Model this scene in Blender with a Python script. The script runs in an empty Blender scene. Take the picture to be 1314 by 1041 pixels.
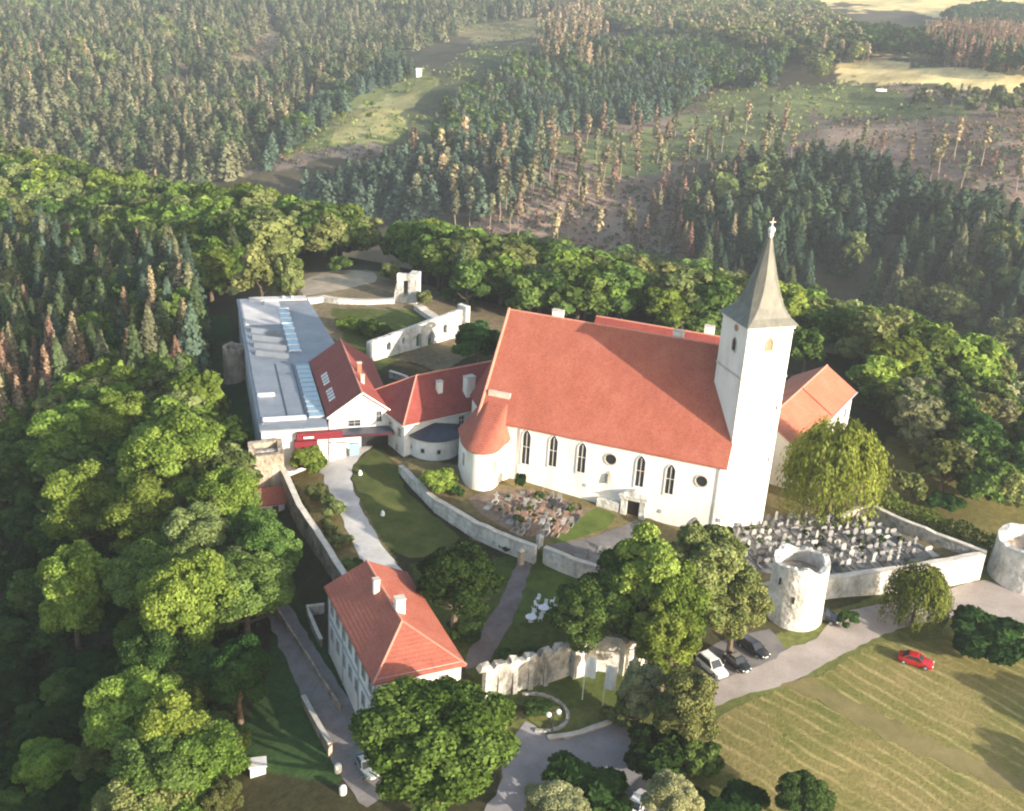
import bpy, bmesh, math, random
import numpy as np
from mathutils import Matrix, Vector
R = math.radians
SC = bpy.context.scene
COL = SC.collection
HAZE = True
rng = np.random.default_rng(11)
random.seed(5)

# ------------------------------------------------------------------ camera
CF, CP, CR, CH = 1450.0, R(23), R(3.5), 80.0          # focal length in photo pixels, pitch, roll, height
fw = np.array([0, math.cos(CP), -math.sin(CP)])
_r = np.array([1., 0, 0]); _u = np.cross(_r, fw)
rt = math.cos(CR) * _r + math.sin(CR) * _u
up = -math.sin(CR) * _r + math.cos(CR) * _u
EYE = np.array([0, 0, CH])
cd = bpy.data.cameras.new('camera'); cam = bpy.data.objects.new('camera', cd); COL.objects.link(cam)
cd.sensor_width = 36; cd.lens = 36 * CF / 1314; cd.clip_start = 1; cd.clip_end = 12000
m = Matrix(((rt[0], up[0], -fw[0], 0), (rt[1], up[1], -fw[1], 0), (rt[2], up[2], -fw[2], CH), (0, 0, 0, 1)))
cam.matrix_world = m
SC.camera = cam
# ------------------------------------------------------------------ world, sun, exposure
SUN_EL = R(15.5); SUN_V = np.array([.80, -.60])
w = bpy.data.worlds.new('World'); SC.world = w; w.use_nodes = True
nt = w.node_tree; bg = nt.nodes['Background']
sky = nt.nodes.new('ShaderNodeTexSky'); sky.sky_type = 'NISHITA'; sky.sun_disc = False
sky.sun_elevation = SUN_EL; sky.sun_rotation = math.atan2(SUN_V[0], SUN_V[1])
sky.air_density = 1.2; sky.dust_density = 2.0
nt.links.new(sky.outputs[0], bg.inputs[0]); bg.inputs[1].default_value = .145
sd = bpy.data.lights.new('sun', 'SUN'); sd.energy = 4.6; sd.angle = R(.5); sd.color = (1, .89, .74)
sun = bpy.data.objects.new('sun', sd); COL.objects.link(sun)
sdir = Vector((SUN_V[0] * math.cos(SUN_EL), SUN_V[1] * math.cos(SUN_EL), math.sin(SUN_EL)))
sun.rotation_euler = sdir.to_track_quat('Z', 'Y').to_euler()
vs = SC.view_settings; vs.view_transform = 'Standard'; vs.look = 'None'; vs.gamma = 1; vs.exposure = 1.36
SC.render.film_transparent = False
cy = SC.cycles
cy.max_bounces = 5; cy.diffuse_bounces = 3; cy.glossy_bounces = 2; cy.transmission_bounces = 3; cy.transparent_max_bounces = 4
cy.volume_bounces = 0
cy.pixel_filter_type = 'BLACKMAN_HARRIS'; cy.filter_width = 2.1

# ------------------------------------------------------------------ survey helpers (photo pixel <-> world)
def unp(px, py, z):
    d = fw + rt * (px - 657) / CF - up * (py - 520.5) / CF
    return EYE + d * ((z - CH) / d[2])
def prj(P):
    d = np.asarray(P, float) - EYE
    t = d @ fw
    return 657 + CF * (d @ rt) / t, 520.5 - CF * (d @ up) / t
def inpoly(x, y, poly):
    x = np.asarray(x); y = np.asarray(y); r = np.zeros(x.shape, bool); n = len(poly)
    for i in range(n):
        x1, y1 = poly[i]; x2, y2 = poly[(i + 1) % n]
        if y1 == y2: continue
        c = (y1 > y) != (y2 > y)
        r ^= c & (x < (x2 - x1) * (y - y1) / (y2 - y1) + x1)
    return r
def polydist(x, y, poly):
    d = np.full(np.shape(x), 1e9); n = len(poly)
    for i in range(n):
        ax, ay = poly[i]; bx, by = poly[(i + 1) % n]
        ex, ey = bx - ax, by - ay; L = ex * ex + ey * ey + 1e-9
        t = np.clip(((x - ax) * ex + (y - ay) * ey) / L, 0, 1)
        d = np.minimum(d, np.hypot(x - ax - t * ex, y - ay - t * ey))
    return d

# ------------------------------------------------------------------ terrain
NEAR = [(960,850,-5),(1050,850,-5),(1173,849,-5),(1000,950,-5.5),(1300,1030,-7),(1314,850,-5.5),(1100,1030,-6.5),(850,1041,-7),
 (720,970,-6.5),(660,1000,-6.8),(1290,760,-5),(1210,745,-5),(480,930,-6.8),(420,880,-6.8),(360,790,-7.2),(600,860,-4.6),
 (530,740,-3.5),(700,760,-3.6),(660,820,-4.2),(740,850,-5),(780,905,-6),(440,580,-.6),(450,640,-1.5),(490,700,-2.8),
 (500,620,-1.2),(540,680,-2.5),(340,760,-7.5),(330,960,-9),(300,640,-7),(300,560,-6),(290,480,-5.5),(270,420,-5),(390,660,-3.5),
 (200,650,-10),(200,800,-11),(200,950,-13),(100,700,-14.5),(100,900,-19),(0,600,-20),(0,800,-25),(0,1000,-26),(150,500,-14),
 (0,480,-26),(200,420,-12),(100,400,-20),(0,380,-26),(240,350,-10),(100,320,-22),
 (440,360,-1),(520,390,-.5),(480,420,-1),(560,440,-1),(420,370,-1),(350,370,-3),(560,360,-4),(460,500,-.8),(560,520,-.5),
 (700,430,-2),(850,470,-2),(1060,600,-2),(980,560,-1.5),(650,620,-.2),(880,680,-1.8),(1120,640,-2.5),(1180,600,-5),(1240,680,-4.5),
 (1314,540,-14),(1180,485,-12),(1050,450,-10),(900,415,-9),(760,395,-8),(640,370,-8),(500,340,-9),(420,325,-9),(330,300,-12),(200,275,-18),(100,255,-24),(0,235,-28)]
EDGE = NEAR[-12:]
FAR = [(0,150,750),(200,180,700),(0,0,1300),(200,0,1300),(100,75,950),(330,190,650),(345,160,800),(435,90,960),(515,45,1160),(350,206,610),(440,138,690),(540,93,830),(500,240,560),(640,290,500),(820,300,500),(950,350,440),
 (1150,390,430),(1314,450,400),(500,150,760),(500,80,950),(500,0,1350),(640,150,720),(640,60,1000),(640,0,1350),(820,200,620),
 (820,130,760),(820,50,1050),(820,0,1400),(1000,250,540),(1000,190,620),(1000,120,750),(1000,50,1000),(1000,0,1500),(1150,300,490),
 (1150,200,600),(1150,130,730),(1150,90,800),(1150,20,1350),(1314,300,480),(1314,180,620),(1314,100,780),(1314,10,1500)]
CPTS = [tuple(unp(*q)) for q in NEAR]
for px, py, r_ in FAR:
    d = unp(px, py, -500) - EYE; d = d / math.hypot(d[0], d[1]) * r_
    CPTS.append((d[0], d[1], CH + d[2]))
for q in EDGE:
    p = unp(*q); r0 = math.hypot(p[0], p[1])
    for k, z in ((1.22, p[2] - 38), (1.45, -80)):
        if r0 * k < 560: CPTS.append((p[0] * k, p[1] * k, z))
for a in (-.75, -.5, -.25, 0, .25, .5, .75):
    for r_, z in ((2300, 24), (5500, 45)): CPTS.append((r_ * math.sin(a), r_ * math.cos(a), z))
    CPTS.append((45 * math.sin(a), 45 * math.cos(a), -9 - (6 if a < -.2 else 0)))
for a in (.62, .8): 
    for r_, z in ((120, -7), (200, -9), (300, -40), (500, -60), (900, -5)): CPTS.append((r_ * math.sin(a), r_ * math.cos(a), z))
for a in (-.62, -.8):
    for r_, z in ((120, -27), (200, -33), (350, -45), (600, -75), (1000, -55)): CPTS.append((r_ * math.sin(a), r_ * math.cos(a), z))
CPTS = np.array(CPTS)
def to_uv(x, y):
    x = np.asarray(x, float); y = np.asarray(y, float)
    return np.stack([np.arctan2(x, y), np.log(np.hypot(x, y))], -1)
def _phi(d2): return np.where(d2 > 1e-14, .5 * d2 * np.log(np.maximum(d2, 1e-14)), 0)
_C = to_uv(CPTS[:, 0], CPTS[:, 1]); _n = len(_C)
_K = _phi(((_C[:, None] - _C[None]) ** 2).sum(-1)) + 2e-4 * np.eye(_n)
_Pm = np.hstack([np.ones((_n, 1)), _C])
_A = np.block([[_K, _Pm], [_Pm.T, np.zeros((3, 3))]])
_W = np.linalg.solve(_A, np.concatenate([CPTS[:, 2], np.zeros(3)]))
def tps(x, y):
    U = to_uv(x, y); sh = U.shape[:-1]; U = U.reshape(-1, 2); out = np.empty(len(U))
    for i in range(0, len(U), 20000):
        u = U[i:i + 20000]
        out[i:i + 20000] = _phi(((u[:, None] - _C[None]) ** 2).sum(-1)) @ _W[:_n] + _W[_n] + u @ _W[_n + 1:]
    return out.reshape(sh)
# the churchyard is a raised terrace held by walls
TERR = [tuple(unp(x, y, z)[:2]) for x, y, z in ((519,602,0),(560,642,0),(612,672,-.3),(648,688,-.6),(692,704,-1),(782,733,-1.6),(845,752,-2),(1000,752,-2),
        (1050,747,-2),(1130,736,-2),(1258,716,-2),(1115,652,-2),(1090,560,-2),(1000,520,-2),(700,440,-1),(560,470,-.6),(520,560,-.3))]
FO = np.array([.3, 159.3]); FA = R(-19)
def terr_z(x, y):
    u = (x - FO[0]) * math.cos(FA) + (y - FO[1]) * math.sin(FA)
    return -np.clip((u - 2) * .085, 0, 2.0)
def g(x, y):
    x = np.asarray(x, float); y = np.asarray(y, float)
    z = tps(x, y)
    near = np.hypot(x, y) < 330
    if np.any(near):
        xn, yn = x[near] if x.ndim else x, y[near] if y.ndim else y
        d = polydist(xn, yn, TERR); d = np.where(inpoly(xn, yn, TERR), d, -d)
        k = np.clip(d / 1.2 + .55, 0, 1)
        if x.ndim: z[near] = z[near] * (1 - k) + terr_z(xn, yn) * k
        else: z = z * (1 - k) + terr_z(xn, yn) * k
    return z
def gz(x, y): return float(g(np.array([x]), np.array([y]))[0])
def AT(px, py, h=0.0, n=25):
    """world point seen at a photo pixel, h above the ground"""
    z = -4.0
    for _ in range(n):
        p = unp(px, py, z); z = z * .4 + (gz(p[0], p[1]) + h) * .6
    p = unp(px, py, z); return p

# ------------------------------------------------------------------ materials
MATS = {}
def nodes(name):
    mt = bpy.data.materials.new(name); mt.use_nodes = True
    n = mt.node_tree.nodes; l = mt.node_tree.links
    return mt, n, l, n['Principled BSDF']
def ramp(n, stops):
    r = n.new('ShaderNodeValToRGB'); e = r.color_ramp.elements
    while len(e) < len(stops): e.new(.5)
    for el, (p, c) in zip(e, stops): el.position = p; el.color = (*c, 1)
    return r
def tex(n, l, kind, scale, detail=3, rough=.6, vec=None, **kw):
    t = n.new('ShaderNodeTex' + kind); t.inputs['Scale'].default_value = scale
    if 'Detail' in t.inputs: t.inputs['Detail'].default_value = detail
    if kind == 'Noise': t.inputs['Roughness'].default_value = rough
    if vec is None:
        tc = n.new('ShaderNodeNewGeometry'); vec = tc.outputs['Position']
    l.new(vec, t.inputs['Vector']); return t
def mapped(n, l, scale=(1, 1, 1), rot=(0, 0, 0)):
    gm = n.new('ShaderNodeNewGeometry'); mp = n.new('ShaderNodeMapping')
    mp.inputs['Scale'].default_value = scale; mp.inputs['Rotation'].default_value = rot
    l.new(gm.outputs['Position'], mp.inputs['Vector']); return mp.outputs[0]
def mix(n, l, f, a, b, mode='MIX'):
    mx = n.new('ShaderNodeMix'); mx.data_type = 'RGBA'; mx.blend_type = mode
    for s, v in ((mx.inputs[0], f), (mx.inputs[6], a), (mx.inputs[7], b)):
        if isinstance(v, (int, float)): s.default_value = v
        elif isinstance(v, tuple): s.default_value = (*v, 1)
        else: l.new(v, s)
    return mx.outputs[2]
def noisy(name, stops, scale=.5, detail=4, rough=.9, bump=0, bscale=None, second=None, vec=(1, 1, 1), metal=0):
    """colour ramp over noise, a second finer noise over it, optional bump"""
    if name in MATS: return MATS[name]
    mt, n, l, b = nodes(name)
    t = tex(n, l, 'Noise', scale, detail, .65, mapped(n, l, vec))
    c = ramp(n, stops); l.new(t.outputs[0], c.inputs[0]); out = c.outputs[0]
    if second:
        t2 = tex(n, l, 'Noise', second[0], 3, .7); c2 = ramp(n, [(.3, (second[1],) * 3), (.7, (second[2],) * 3)])
        l.new(t2.outputs[0], c2.inputs[0]); out = mix(n, l, 1.0, out, c2.outputs[0], 'MULTIPLY')
    l.new(out, b.inputs['Base Color']); b.inputs['Roughness'].default_value = rough; b.inputs['Metallic'].default_value = metal
    if rough > .7: b.inputs['Specular IOR Level'].default_value = .2
    if bump:
        t3 = tex(n, l, 'Noise', bscale or scale * 6, 4, .7); bp = n.new('ShaderNodeBump'); bp.inputs['Strength'].default_value = bump
        bp.inputs['Distance'].default_value = .2
        l.new(t3.outputs[0], bp.inputs['Height']); l.new(bp.outputs[0], b.inputs['Normal'])
    MATS[name] = mt; return mt
def rubble(name, stops, scale=1.6, stain=(.45, 1.0)):
    if name in MATS: return MATS[name]
    mt, n, l, b = nodes(name)
    v = tex(n, l, 'Voronoi', scale); c = ramp(n, stops); l.new(v.outputs['Color'], c.inputs[0])
    t = tex(n, l, 'Noise', .45, 5, .7, mapped(n, l, (1, 1, .45))); c2 = ramp(n, [(.36, (stain[0],) * 3), (.6, (stain[1],) * 3)]); l.new(t.outputs[0], c2.inputs[0])
    out = mix(n, l, 1.0, c.outputs[0], c2.outputs[0], 'MULTIPLY')
    l.new(out, b.inputs['Base Color']); b.inputs['Roughness'].default_value = .95; b.inputs['Specular IOR Level'].default_value = .15
    bp = n.new('ShaderNodeBump'); bp.inputs['Strength'].default_value = .8; bp.inputs['Distance'].default_value = .15
    l.new(v.outputs['Distance'], bp.inputs['Height']); l.new(bp.outputs[0], b.inputs['Normal'])
    MATS[name] = mt; return mt
def foliage(name, dark, light, dry=None, trans=.28):
    if name in MATS: return MATS[name]
    mt = bpy.data.materials.new(name); mt.use_nodes = True; n = mt.node_tree.nodes; l = mt.node_tree.links; n.clear()
    o = n.new('ShaderNodeOutputMaterial'); at = n.new('ShaderNodeAttribute'); at.attribute_name = 'tint'
    oi = n.new('ShaderNodeObjectInfo')
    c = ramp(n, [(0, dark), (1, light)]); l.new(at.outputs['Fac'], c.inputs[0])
    hsv = n.new('ShaderNodeHueSaturation'); l.new(c.outputs[0], hsv.inputs['Color'])
    def rng_(lo, hi, src):
        mr = n.new('ShaderNodeMapRange'); mr.inputs[3].default_value = lo; mr.inputs[4].default_value = hi; l.new(src, mr.inputs[0]); return mr.outputs[0]
    wn = n.new('ShaderNodeTexWhiteNoise'); wn.noise_dimensions = '1D'; l.new(oi.outputs['Random'], wn.inputs['W'])
    l.new(rng_(.478, .515, oi.outputs['Random']), hsv.inputs['Hue'])
    l.new(rng_(.62, 1.4, wn.outputs['Value']), hsv.inputs['Value']); hsv.inputs['Saturation'].default_value = 1.0
    d = n.new('ShaderNodeBsdfDiffuse'); t = n.new('ShaderNodeBsdfTranslucent'); mx = n.new('ShaderNodeMixShader'); mx.inputs[0].default_value = trans
    l.new(hsv.outputs[0], d.inputs[0]); l.new(hsv.outputs[0], t.inputs[0]); l.new(d.outputs[0], mx.inputs[1]); l.new(t.outputs[0], mx.inputs[2]); l.new(mx.outputs[0], o.inputs[0])
    MATS[name] = mt; return mt
def plain(name, col, rough=.6, metal=0, spec=.4):
    if name in MATS: return MATS[name]
    mt, n, l, b = nodes(name)
    t = tex(n, l, 'Noise', 1.3, 3); c = ramp(n, [(.3, tuple(v * .82 for v in col)), (.7, col)]); l.new(t.outputs[0], c.inputs[0])
    l.new(c.outputs[0], b.inputs['Base Color']); b.inputs['Roughness'].default_value = rough; b.inputs['Metallic'].default_value = metal
    b.inputs['Specular IOR Level'].default_value = spec
    MATS[name] = mt; return mt

PLASTER = noisy('white_plaster', [(.3, (.62, .58, .51)), (.5, (.78, .75, .69)), (.7, (.83, .81, .77))], .35, 5, .9, .15, 3, (2.5, .97, 1.04), (1, 1, .4))
PLASTER2 = noisy('grey_white_plaster', [(.3, (.52, .5, .47)), (.55, (.68, .67, .65)), (.75, (.75, .74, .72))], .4, 5, .9, .15, 3, None, (1, 1, .5))
def roof_mat(name, stops):
    if name in MATS: return MATS[name]
    mt, n, l, b = nodes(name)
    t = tex(n, l, 'Noise', .3, 8, .78, mapped(n, l, (1, 1, .5))); c = ramp(n, stops); l.new(t.outputs[0], c.inputs[0])
    t2 = tex(n, l, 'Noise', 3.2, 2, .7, mapped(n, l, (1, 1, 2.2))); c2 = ramp(n, [(.3, (.72,) * 3), (.7, (1.12,) * 3)]); l.new(t2.outputs[0], c2.inputs[0])
    out = mix(n, l, 1.0, c.outputs[0], c2.outputs[0], 'MULTIPLY')
    l.new(out, b.inputs['Base Color']); b.inputs['Roughness'].default_value = .8; b.inputs['Specular IOR Level'].default_value = .25
    wv = n.new('ShaderNodeTexWave'); wv.bands_direction = 'Z'; wv.inputs['Scale'].default_value = 1.4; wv.inputs['Distortion'].default_value = .4
    gm = n.new('ShaderNodeNewGeometry'); l.new(gm.outputs['Position'], wv.inputs['Vector'])
    bp = n.new('ShaderNodeBump'); bp.inputs['Strength'].default_value = .25; bp.inputs['Distance'].default_value = .08
    l.new(wv.outputs[0], bp.inputs['Height']); l.new(bp.outputs[0], b.inputs['Normal'])
    MATS[name] = mt; return mt
TILE = roof_mat('red_roof_tile', [(.3, (.285, .083, .055)), (.5, (.345, .105, .07)), (.7, (.39, .138, .094))])
TILE_DK = roof_mat('dark_red_roof_tile', [(.3, (.2, .045, .038)), (.55, (.27, .062, .05)), (.75, (.32, .085, .065))])
TILE_OR = roof_mat('orange_roof_tile', [(.3, (.37, .12, .07)), (.55, (.44, .155, .095)), (.75, (.48, .19, .125))])
RIDGE = plain('ridge_tile', (.55, .24, .17), .85)
SLATE = noisy('pale_slate', [(.3, (.09, .09, .075)), (.55, (.14, .138, .113)), (.75, (.185, .18, .145))], 1.2, 4, .6, .2, 6, None, (1, 1, .3))
NAVY = noisy('dark_metal_roof', [(.3, (.02, .024, .04)), (.7, (.04, .045, .07))], .8, 3, .5)
ZINC = noisy('zinc_roof', [(.25, (.13, .145, .17)), (.5, (.18, .2, .23)), (.75, (.24, .26, .29))], .18, 5, .5, 0, None, (1.5, .9, 1.05), (1, 1, 1))
ZINC_LT = noisy('pale_roof_membrane', [(.3, (.42, .4, .4)), (.7, (.6, .57, .55))], .25, 4, .8)
SKYL = plain('skylight_glass', (.25, .36, .42), .08, 0, 1.0)
GLASS = plain('dark_window_glass', (.03, .032, .035), .15, 0, .6)
WHITE = plain('white_paint', (.8, .8, .78), .5)
GREYP = plain('grey_paint', (.35, .36, .38), .5)
REDP = plain('red_facade_panel', (.16, .012, .022), .5)
DARK = plain('dark_metal', (.03, .03, .035), .5)
WOOD = plain('brown_wood', (.12, .07, .04), .8)
DOORM = plain('dark_door_wood', (.035, .022, .016), .7)
STONE = rubble('pale_rubble_stone', [(.1, (.16, .145, .125)), (.5, (.28, .26, .23)), (.9, (.42, .39, .35))], 1.5)
STONE_W = rubble('limewashed_rubble_stone', [(.1, (.38, .35, .31)), (.5, (.54, .51, .46)), (.9, (.68, .66, .61))], 1.3, (.55, 1.0))
STONE_O = rubble('old_grey_stone', [(.1, (.14, .13, .115)), (.5, (.26, .245, .22)), (.9, (.42, .4, .36))], 1.1, (.28, 1.1))
STONE_D = rubble('brown_rubble_stone', [(.1, (.2, .15, .11)), (.5, (.34, .27, .2)), (.9, (.46, .38, .3))], 1.5)
COPE = noisy('stone_coping', [(.3, (.4, .36, .3)), (.7, (.6, .56, .49))], 1.1, 4, .95, .3)
BARK = noisy('bark', [(.3, (.07, .05, .035)), (.7, (.16, .12, .085))], 2, 4, .95)
BARK_P = noisy('pale_bark', [(.3, (.2, .15, .11)), (.7, (.36, .28, .21))], 2, 4, .95)
ASPH = noisy('asphalt', [(.3, (.11, .1, .1)), (.55, (.16, .15, .145)), (.75, (.2, .19, .18))], .3, 5, .9, .15, 8, (4, .9, 1.06))
ROADM = noisy('worn_pale_asphalt', [(.3, (.27, .23, .205)), (.55, (.34, .295, .265)), (.75, (.4, .35, .315))], .25, 5, .9, .15, 8, (3, .88, 1.06))
PAVE = noisy('pale_driveway_paving', [(.3, (.4, .375, .35)), (.55, (.5, .475, .445)), (.75, (.58, .55, .52))], .4, 5, .9, .1, 6, (5, .88, 1.06))
DIRT = noisy('brown_gravel', [(.3, (.12, .085, .06)), (.55, (.2, .15, .11)), (.75, (.3, .24, .19))], .8, 5, .95, .3, 8, (6, .7, 1.15))
GRAVEL = noisy('grey_gravel', [(.3, (.13, .12, .1)), (.55, (.2, .19, .17)), (.75, (.29, .27, .24))], .8, 5, .95, .3, 8, (6, .7, 1.15))
LAWN = noisy('mown_lawn', [(.3, (.05, .065, .015)), (.5, (.075, .09, .022)), (.72, (.12, .115, .035))], .35, 6, .95, .3, 10, (5, .75, 1.15))
LAWN2 = noisy('fresh_lawn', [(.3, (.05, .075, .014)), (.5, (.085, .12, .022)), (.72, (.12, .15, .03))], .35, 6, .95, .3, 10, (5, .75, 1.15))

# ------------------------------------------------------------------ object helpers
def link(o, parent=None):
    COL.objects.link(o)
    if parent: o.parent = parent
    return o
def setp(o, label=None, cat=None, group=None, kind=None):
    if label: o['label'] = label
    if cat: o['category'] = cat
    if group: o['group'] = group
    if kind: o['kind'] = kind
    return o
def thing(name, label, cat, loc, group=None, rz=0):
    o = bpy.data.objects.new(name, None); o.location = tuple(float(v) for v in loc); o.rotation_euler = (0, 0, rz)
    o.empty_display_size = .3
    return setp(link(o), label, cat, group)
def world_off(parent):
    v = Vector((0, 0, 0))
    while parent: v += parent.location; parent = parent.parent
    return v
class MB:
    def __init__(s): s.v = []; s.f = []
    def poly(s, pts):
        i = len(s.v); s.v += [tuple(float(c) for c in p) for p in pts]; s.f.append(tuple(range(i, i + len(pts))))
    def hull(s, bot, top, cap=True):
        n = len(bot)
        i = len(s.v); s.v += [tuple(map(float, p)) for p in bot] + [tuple(map(float, p)) for p in top]
        for k in range(n): s.f.append((i + k, i + (k + 1) % n, i + n + (k + 1) % n, i + n + k))
        if cap: s.f.append(tuple(range(i + n - 1, i - 1, -1))); s.f.append(tuple(range(i + n, i + 2 * n)))
    def prism(s, p2, z0, z1): s.hull([(*p, z0) for p in p2], [(*p, z1) for p in p2])
    def cyl(s, c, r0, r1, z0, z1, n=20, cap=True, ph=0):
        a = [2 * math.pi * k / n + ph for k in range(n)]
        s.hull([(c[0] + r0 * math.cos(t), c[1] + r0 * math.sin(t), z0) for t in a], [(c[0] + r1 * math.cos(t), c[1] + r1 * math.sin(t), z1) for t in a], cap)
    def tube(s, p, q, r0, r1=None, n=6):
        p = Vector(p); q = Vector(q); d = (q - p).normalized(); a = d.orthogonal().normalized(); b = d.cross(a); r1 = r0 if r1 is None else r1
        ang = [2 * math.pi * k / n for k in range(n)]
        s.hull([p + r0 * (math.cos(t) * a + math.sin(t) * b) for t in ang], [q + r1 * (math.cos(t) * a + math.sin(t) * b) for t in ang])
    def ball(s, c, r, n=8, sz=1):
        rows = []
        for j in range(1, n // 2):
            th = math.pi * j / (n // 2); rows.append([(c[0] + r * math.sin(th) * math.cos(2 * math.pi * k / n), c[1] + r * math.sin(th) * math.sin(2 * math.pi * k / n), c[2] + sz * r * math.cos(th)) for k in range(n)])
        i = len(s.v); s.v += [(c[0], c[1], c[2] + sz * r)] + [p for r_ in rows for p in r_] + [(c[0], c[1], c[2] - sz * r)]
        L = len(rows); e = i + 1 + L * n
        for k in range(n):
            k2 = (k + 1) % n
            s.f.append((i, i + 1 + k, i + 1 + k2)); s.f.append((e, i + 1 + (L - 1) * n + k2, i + 1 + (L - 1) * n + k))
            for j in range(L - 1): s.f.append((i + 1 + j * n + k, i + 1 + (j + 1) * n + k, i + 1 + (j + 1) * n + k2, i + 1 + j * n + k2))
    def build(s, name, mat, parent=None, smooth=False, kind=None):
        me = bpy.data.meshes.new(name); o = bpy.data.objects.new(name, me)
        off = world_off(parent)
        me.from_pydata([tuple(Vector(p) - off) for p in s.v], [], s.f); me.update()
        bm = bmesh.new(); bm.from_mesh(me); bmesh.ops.recalc_face_normals(bm, faces=bm.faces); bm.to_mesh(me); bm.free()
        me.materials.append(mat)
        if smooth:
            for p in me.polygons: p.use_smooth = True
        link(o, parent); setp(o, kind=kind)
        return o
class Fr:
    """local frame: u along, v into the depth, z up"""
    def __init__(s, x, y, deg): s.o = np.array([x, y]); a = R(deg); s.u = np.array([math.cos(a), math.sin(a)]); s.v = np.array([-math.sin(a), math.cos(a)])
    def __call__(s, u, v, z): p = s.o + s.u * u + s.v * v; return (p[0], p[1], z)
    def box(s, mb, u0, u1, v0, v1, z0, z1): mb.hull([s(u0, v0, z0), s(u1, v0, z0), s(u1, v1, z0), s(u0, v1, z0)], [s(u0, v0, z1), s(u1, v0, z1), s(u1, v1, z1), s(u0, v1, z1)])
    def side(s, u, v, face):
        """map (along, outward, z) to a point on a wall: face is 'f' front, 'b' back, 'l' left, 'r' right"""
        return {'f': lambda a, d, z: s(a, v - d, z), 'b': lambda a, d, z: s(a, v + d, z), 'l': lambda a, d, z: s(u - d, a, z), 'r': lambda a, d, z: s(u + d, a, z)}[face]
def panel(mb, S, pts, d0, d1): mb.hull([S(a, d0, z) for a, z in pts], [S(a, d1, z) for a, z in pts])
def rect(a, z0, w_, h): return [(a - w_ / 2, z0), (a + w_ / 2, z0), (a + w_ / 2, z0 + h), (a - w_ / 2, z0 + h)]
def lancet(a, z0, w_, h):
    p = [(a - w_ / 2, z0), (a + w_ / 2, z0)]; zs = z0 + h - w_ * .9
    for k in range(5): t = k / 5; p.append((a + w_ / 2 * math.cos(t * math.pi / 2) ** .8, zs + w_ * .9 * t))
    p.append((a, z0 + h))
    for k in range(4, -1, -1): t = k / 5; p.append((a - w_ / 2 * math.cos(t * math.pi / 2) ** .8, zs + w_ * .9 * t))
    return p
def disc(a, z, r, n=18): return [(a + r * math.cos(2 * math.pi * k / n), z + r * math.sin(2 * math.pi * k / n)) for k in range(n)]
def grow(pts, k):
    ca = sum(p[0] for p in pts) / len(pts); cz = sum(p[1] for p in pts) / len(pts)
    w_ = max(p[0] for p in pts) - min(p[0] for p in pts); h = max(p[1] for p in pts) - min(p[1] for p in pts)
    return [(ca + (a - ca) * (1 + 2 * k / w_), cz + (z - cz) * (1 + 2 * k / h)) for a, z in pts]
def window(root, S, pts, fmat=None, gmat=None, fr=.18, name='window', bars=True):
    """surround standing proud of the wall, glass set inside it"""
    out = grow(pts, fr); mb = MB(); n = len(pts)
    for k in range(n):
        k2 = (k + 1) % n
        a, b, c, d = pts[k], pts[k2], out[k2], out[k]
        mb.hull([S(p[0], -.05, p[1]) for p in (a, b, c, d)], [S(p[0], .12, p[1]) for p in (a, b, c, d)])
    gl = MB(); panel(gl, S, pts, -.05, .015)
    o = gl.build(name, gmat or GLASS, root); mb.build('frame', fmat or COPE, o)
    if bars:
        b = MB(); ca = sum(p[0] for p in pts) / n; z0 = min(p[1] for p in pts); z1 = max(p[1] for p in pts)
        panel(b, S, rect(ca, z0, .09, (z1 - z0) * .92), .01, .06); panel(b, S, rect(ca, z0 + (z1 - z0) * .5, (max(p[0] for p in pts) - min(p[0] for p in pts)), .08), .01, .055)
        b.build('glazing_bar', GREYP if fmat is None else fmat, o)
    return o
def gable_roof(fr, u0, u1, v0, v1, ze, zr, ov=.4, th=.22, hip0=0, hip1=0, axis='u'):
    """solid roof over a rectangle, ridge along the axis, hips of given length at either end"""
    def P(a, b, z): return fr(a, b, z) if axis == 'u' else fr(b, a, z)
    a0, a1, b0, b1 = (u0, u1, v0, v1) if axis == 'u' else (v0, v1, u0, u1)
    a0 -= ov; a1 += ov; bm_ = (b0 + b1) / 2; sl = (zr - ze) / (bm_ - b0); b0 -= ov; b1 += ov; ze = ze - ov * sl
    mb = MB(); r0, r1 = a0 + hip0 + (ov if hip0 else 0), a1 - hip1 - (ov if hip1 else 0)
    for dz in (0, -th):
        c = [P(a0, b0, ze + dz), P(a1, b0, ze + dz), P(a1, b1, ze + dz), P(a0, b1, ze + dz), P(r0, bm_, zr + dz), P(r1, bm_, zr + dz)]
        mb.poly([c[0], c[1], c[5], c[4]]); mb.poly([c[2], c[3], c[4], c[5]])
        if hip0: mb.poly([c[3], c[0], c[4]])
        if hip1: mb.poly([c[1], c[2], c[5]])
        if dz == 0: t = c
    bq = [t[0], t[1], t[2], t[3]]
    def down(p): return (p[0], p[1], p[2] - th)
    edges = [(0, 1), (2, 3)] + ([(3, 0)] if hip0 else [(0, 4), (4, 3)]) + ([(1, 2)] if hip1 else [(1, 5), (5, 2)])
    for i, j in edges: mb.poly([t[i], t[j], down(t[j]), down(t[i])])
    rd = MB(); rd.tube(t[4], t[5], .16)
    if hip0: rd.tube(t[4], t[0], .14); rd.tube(t[4], t[3], .14)
    if hip1: rd.tube(t[5], t[1], .14); rd.tube(t[5], t[2], .14)
    return mb, rd, t
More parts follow.
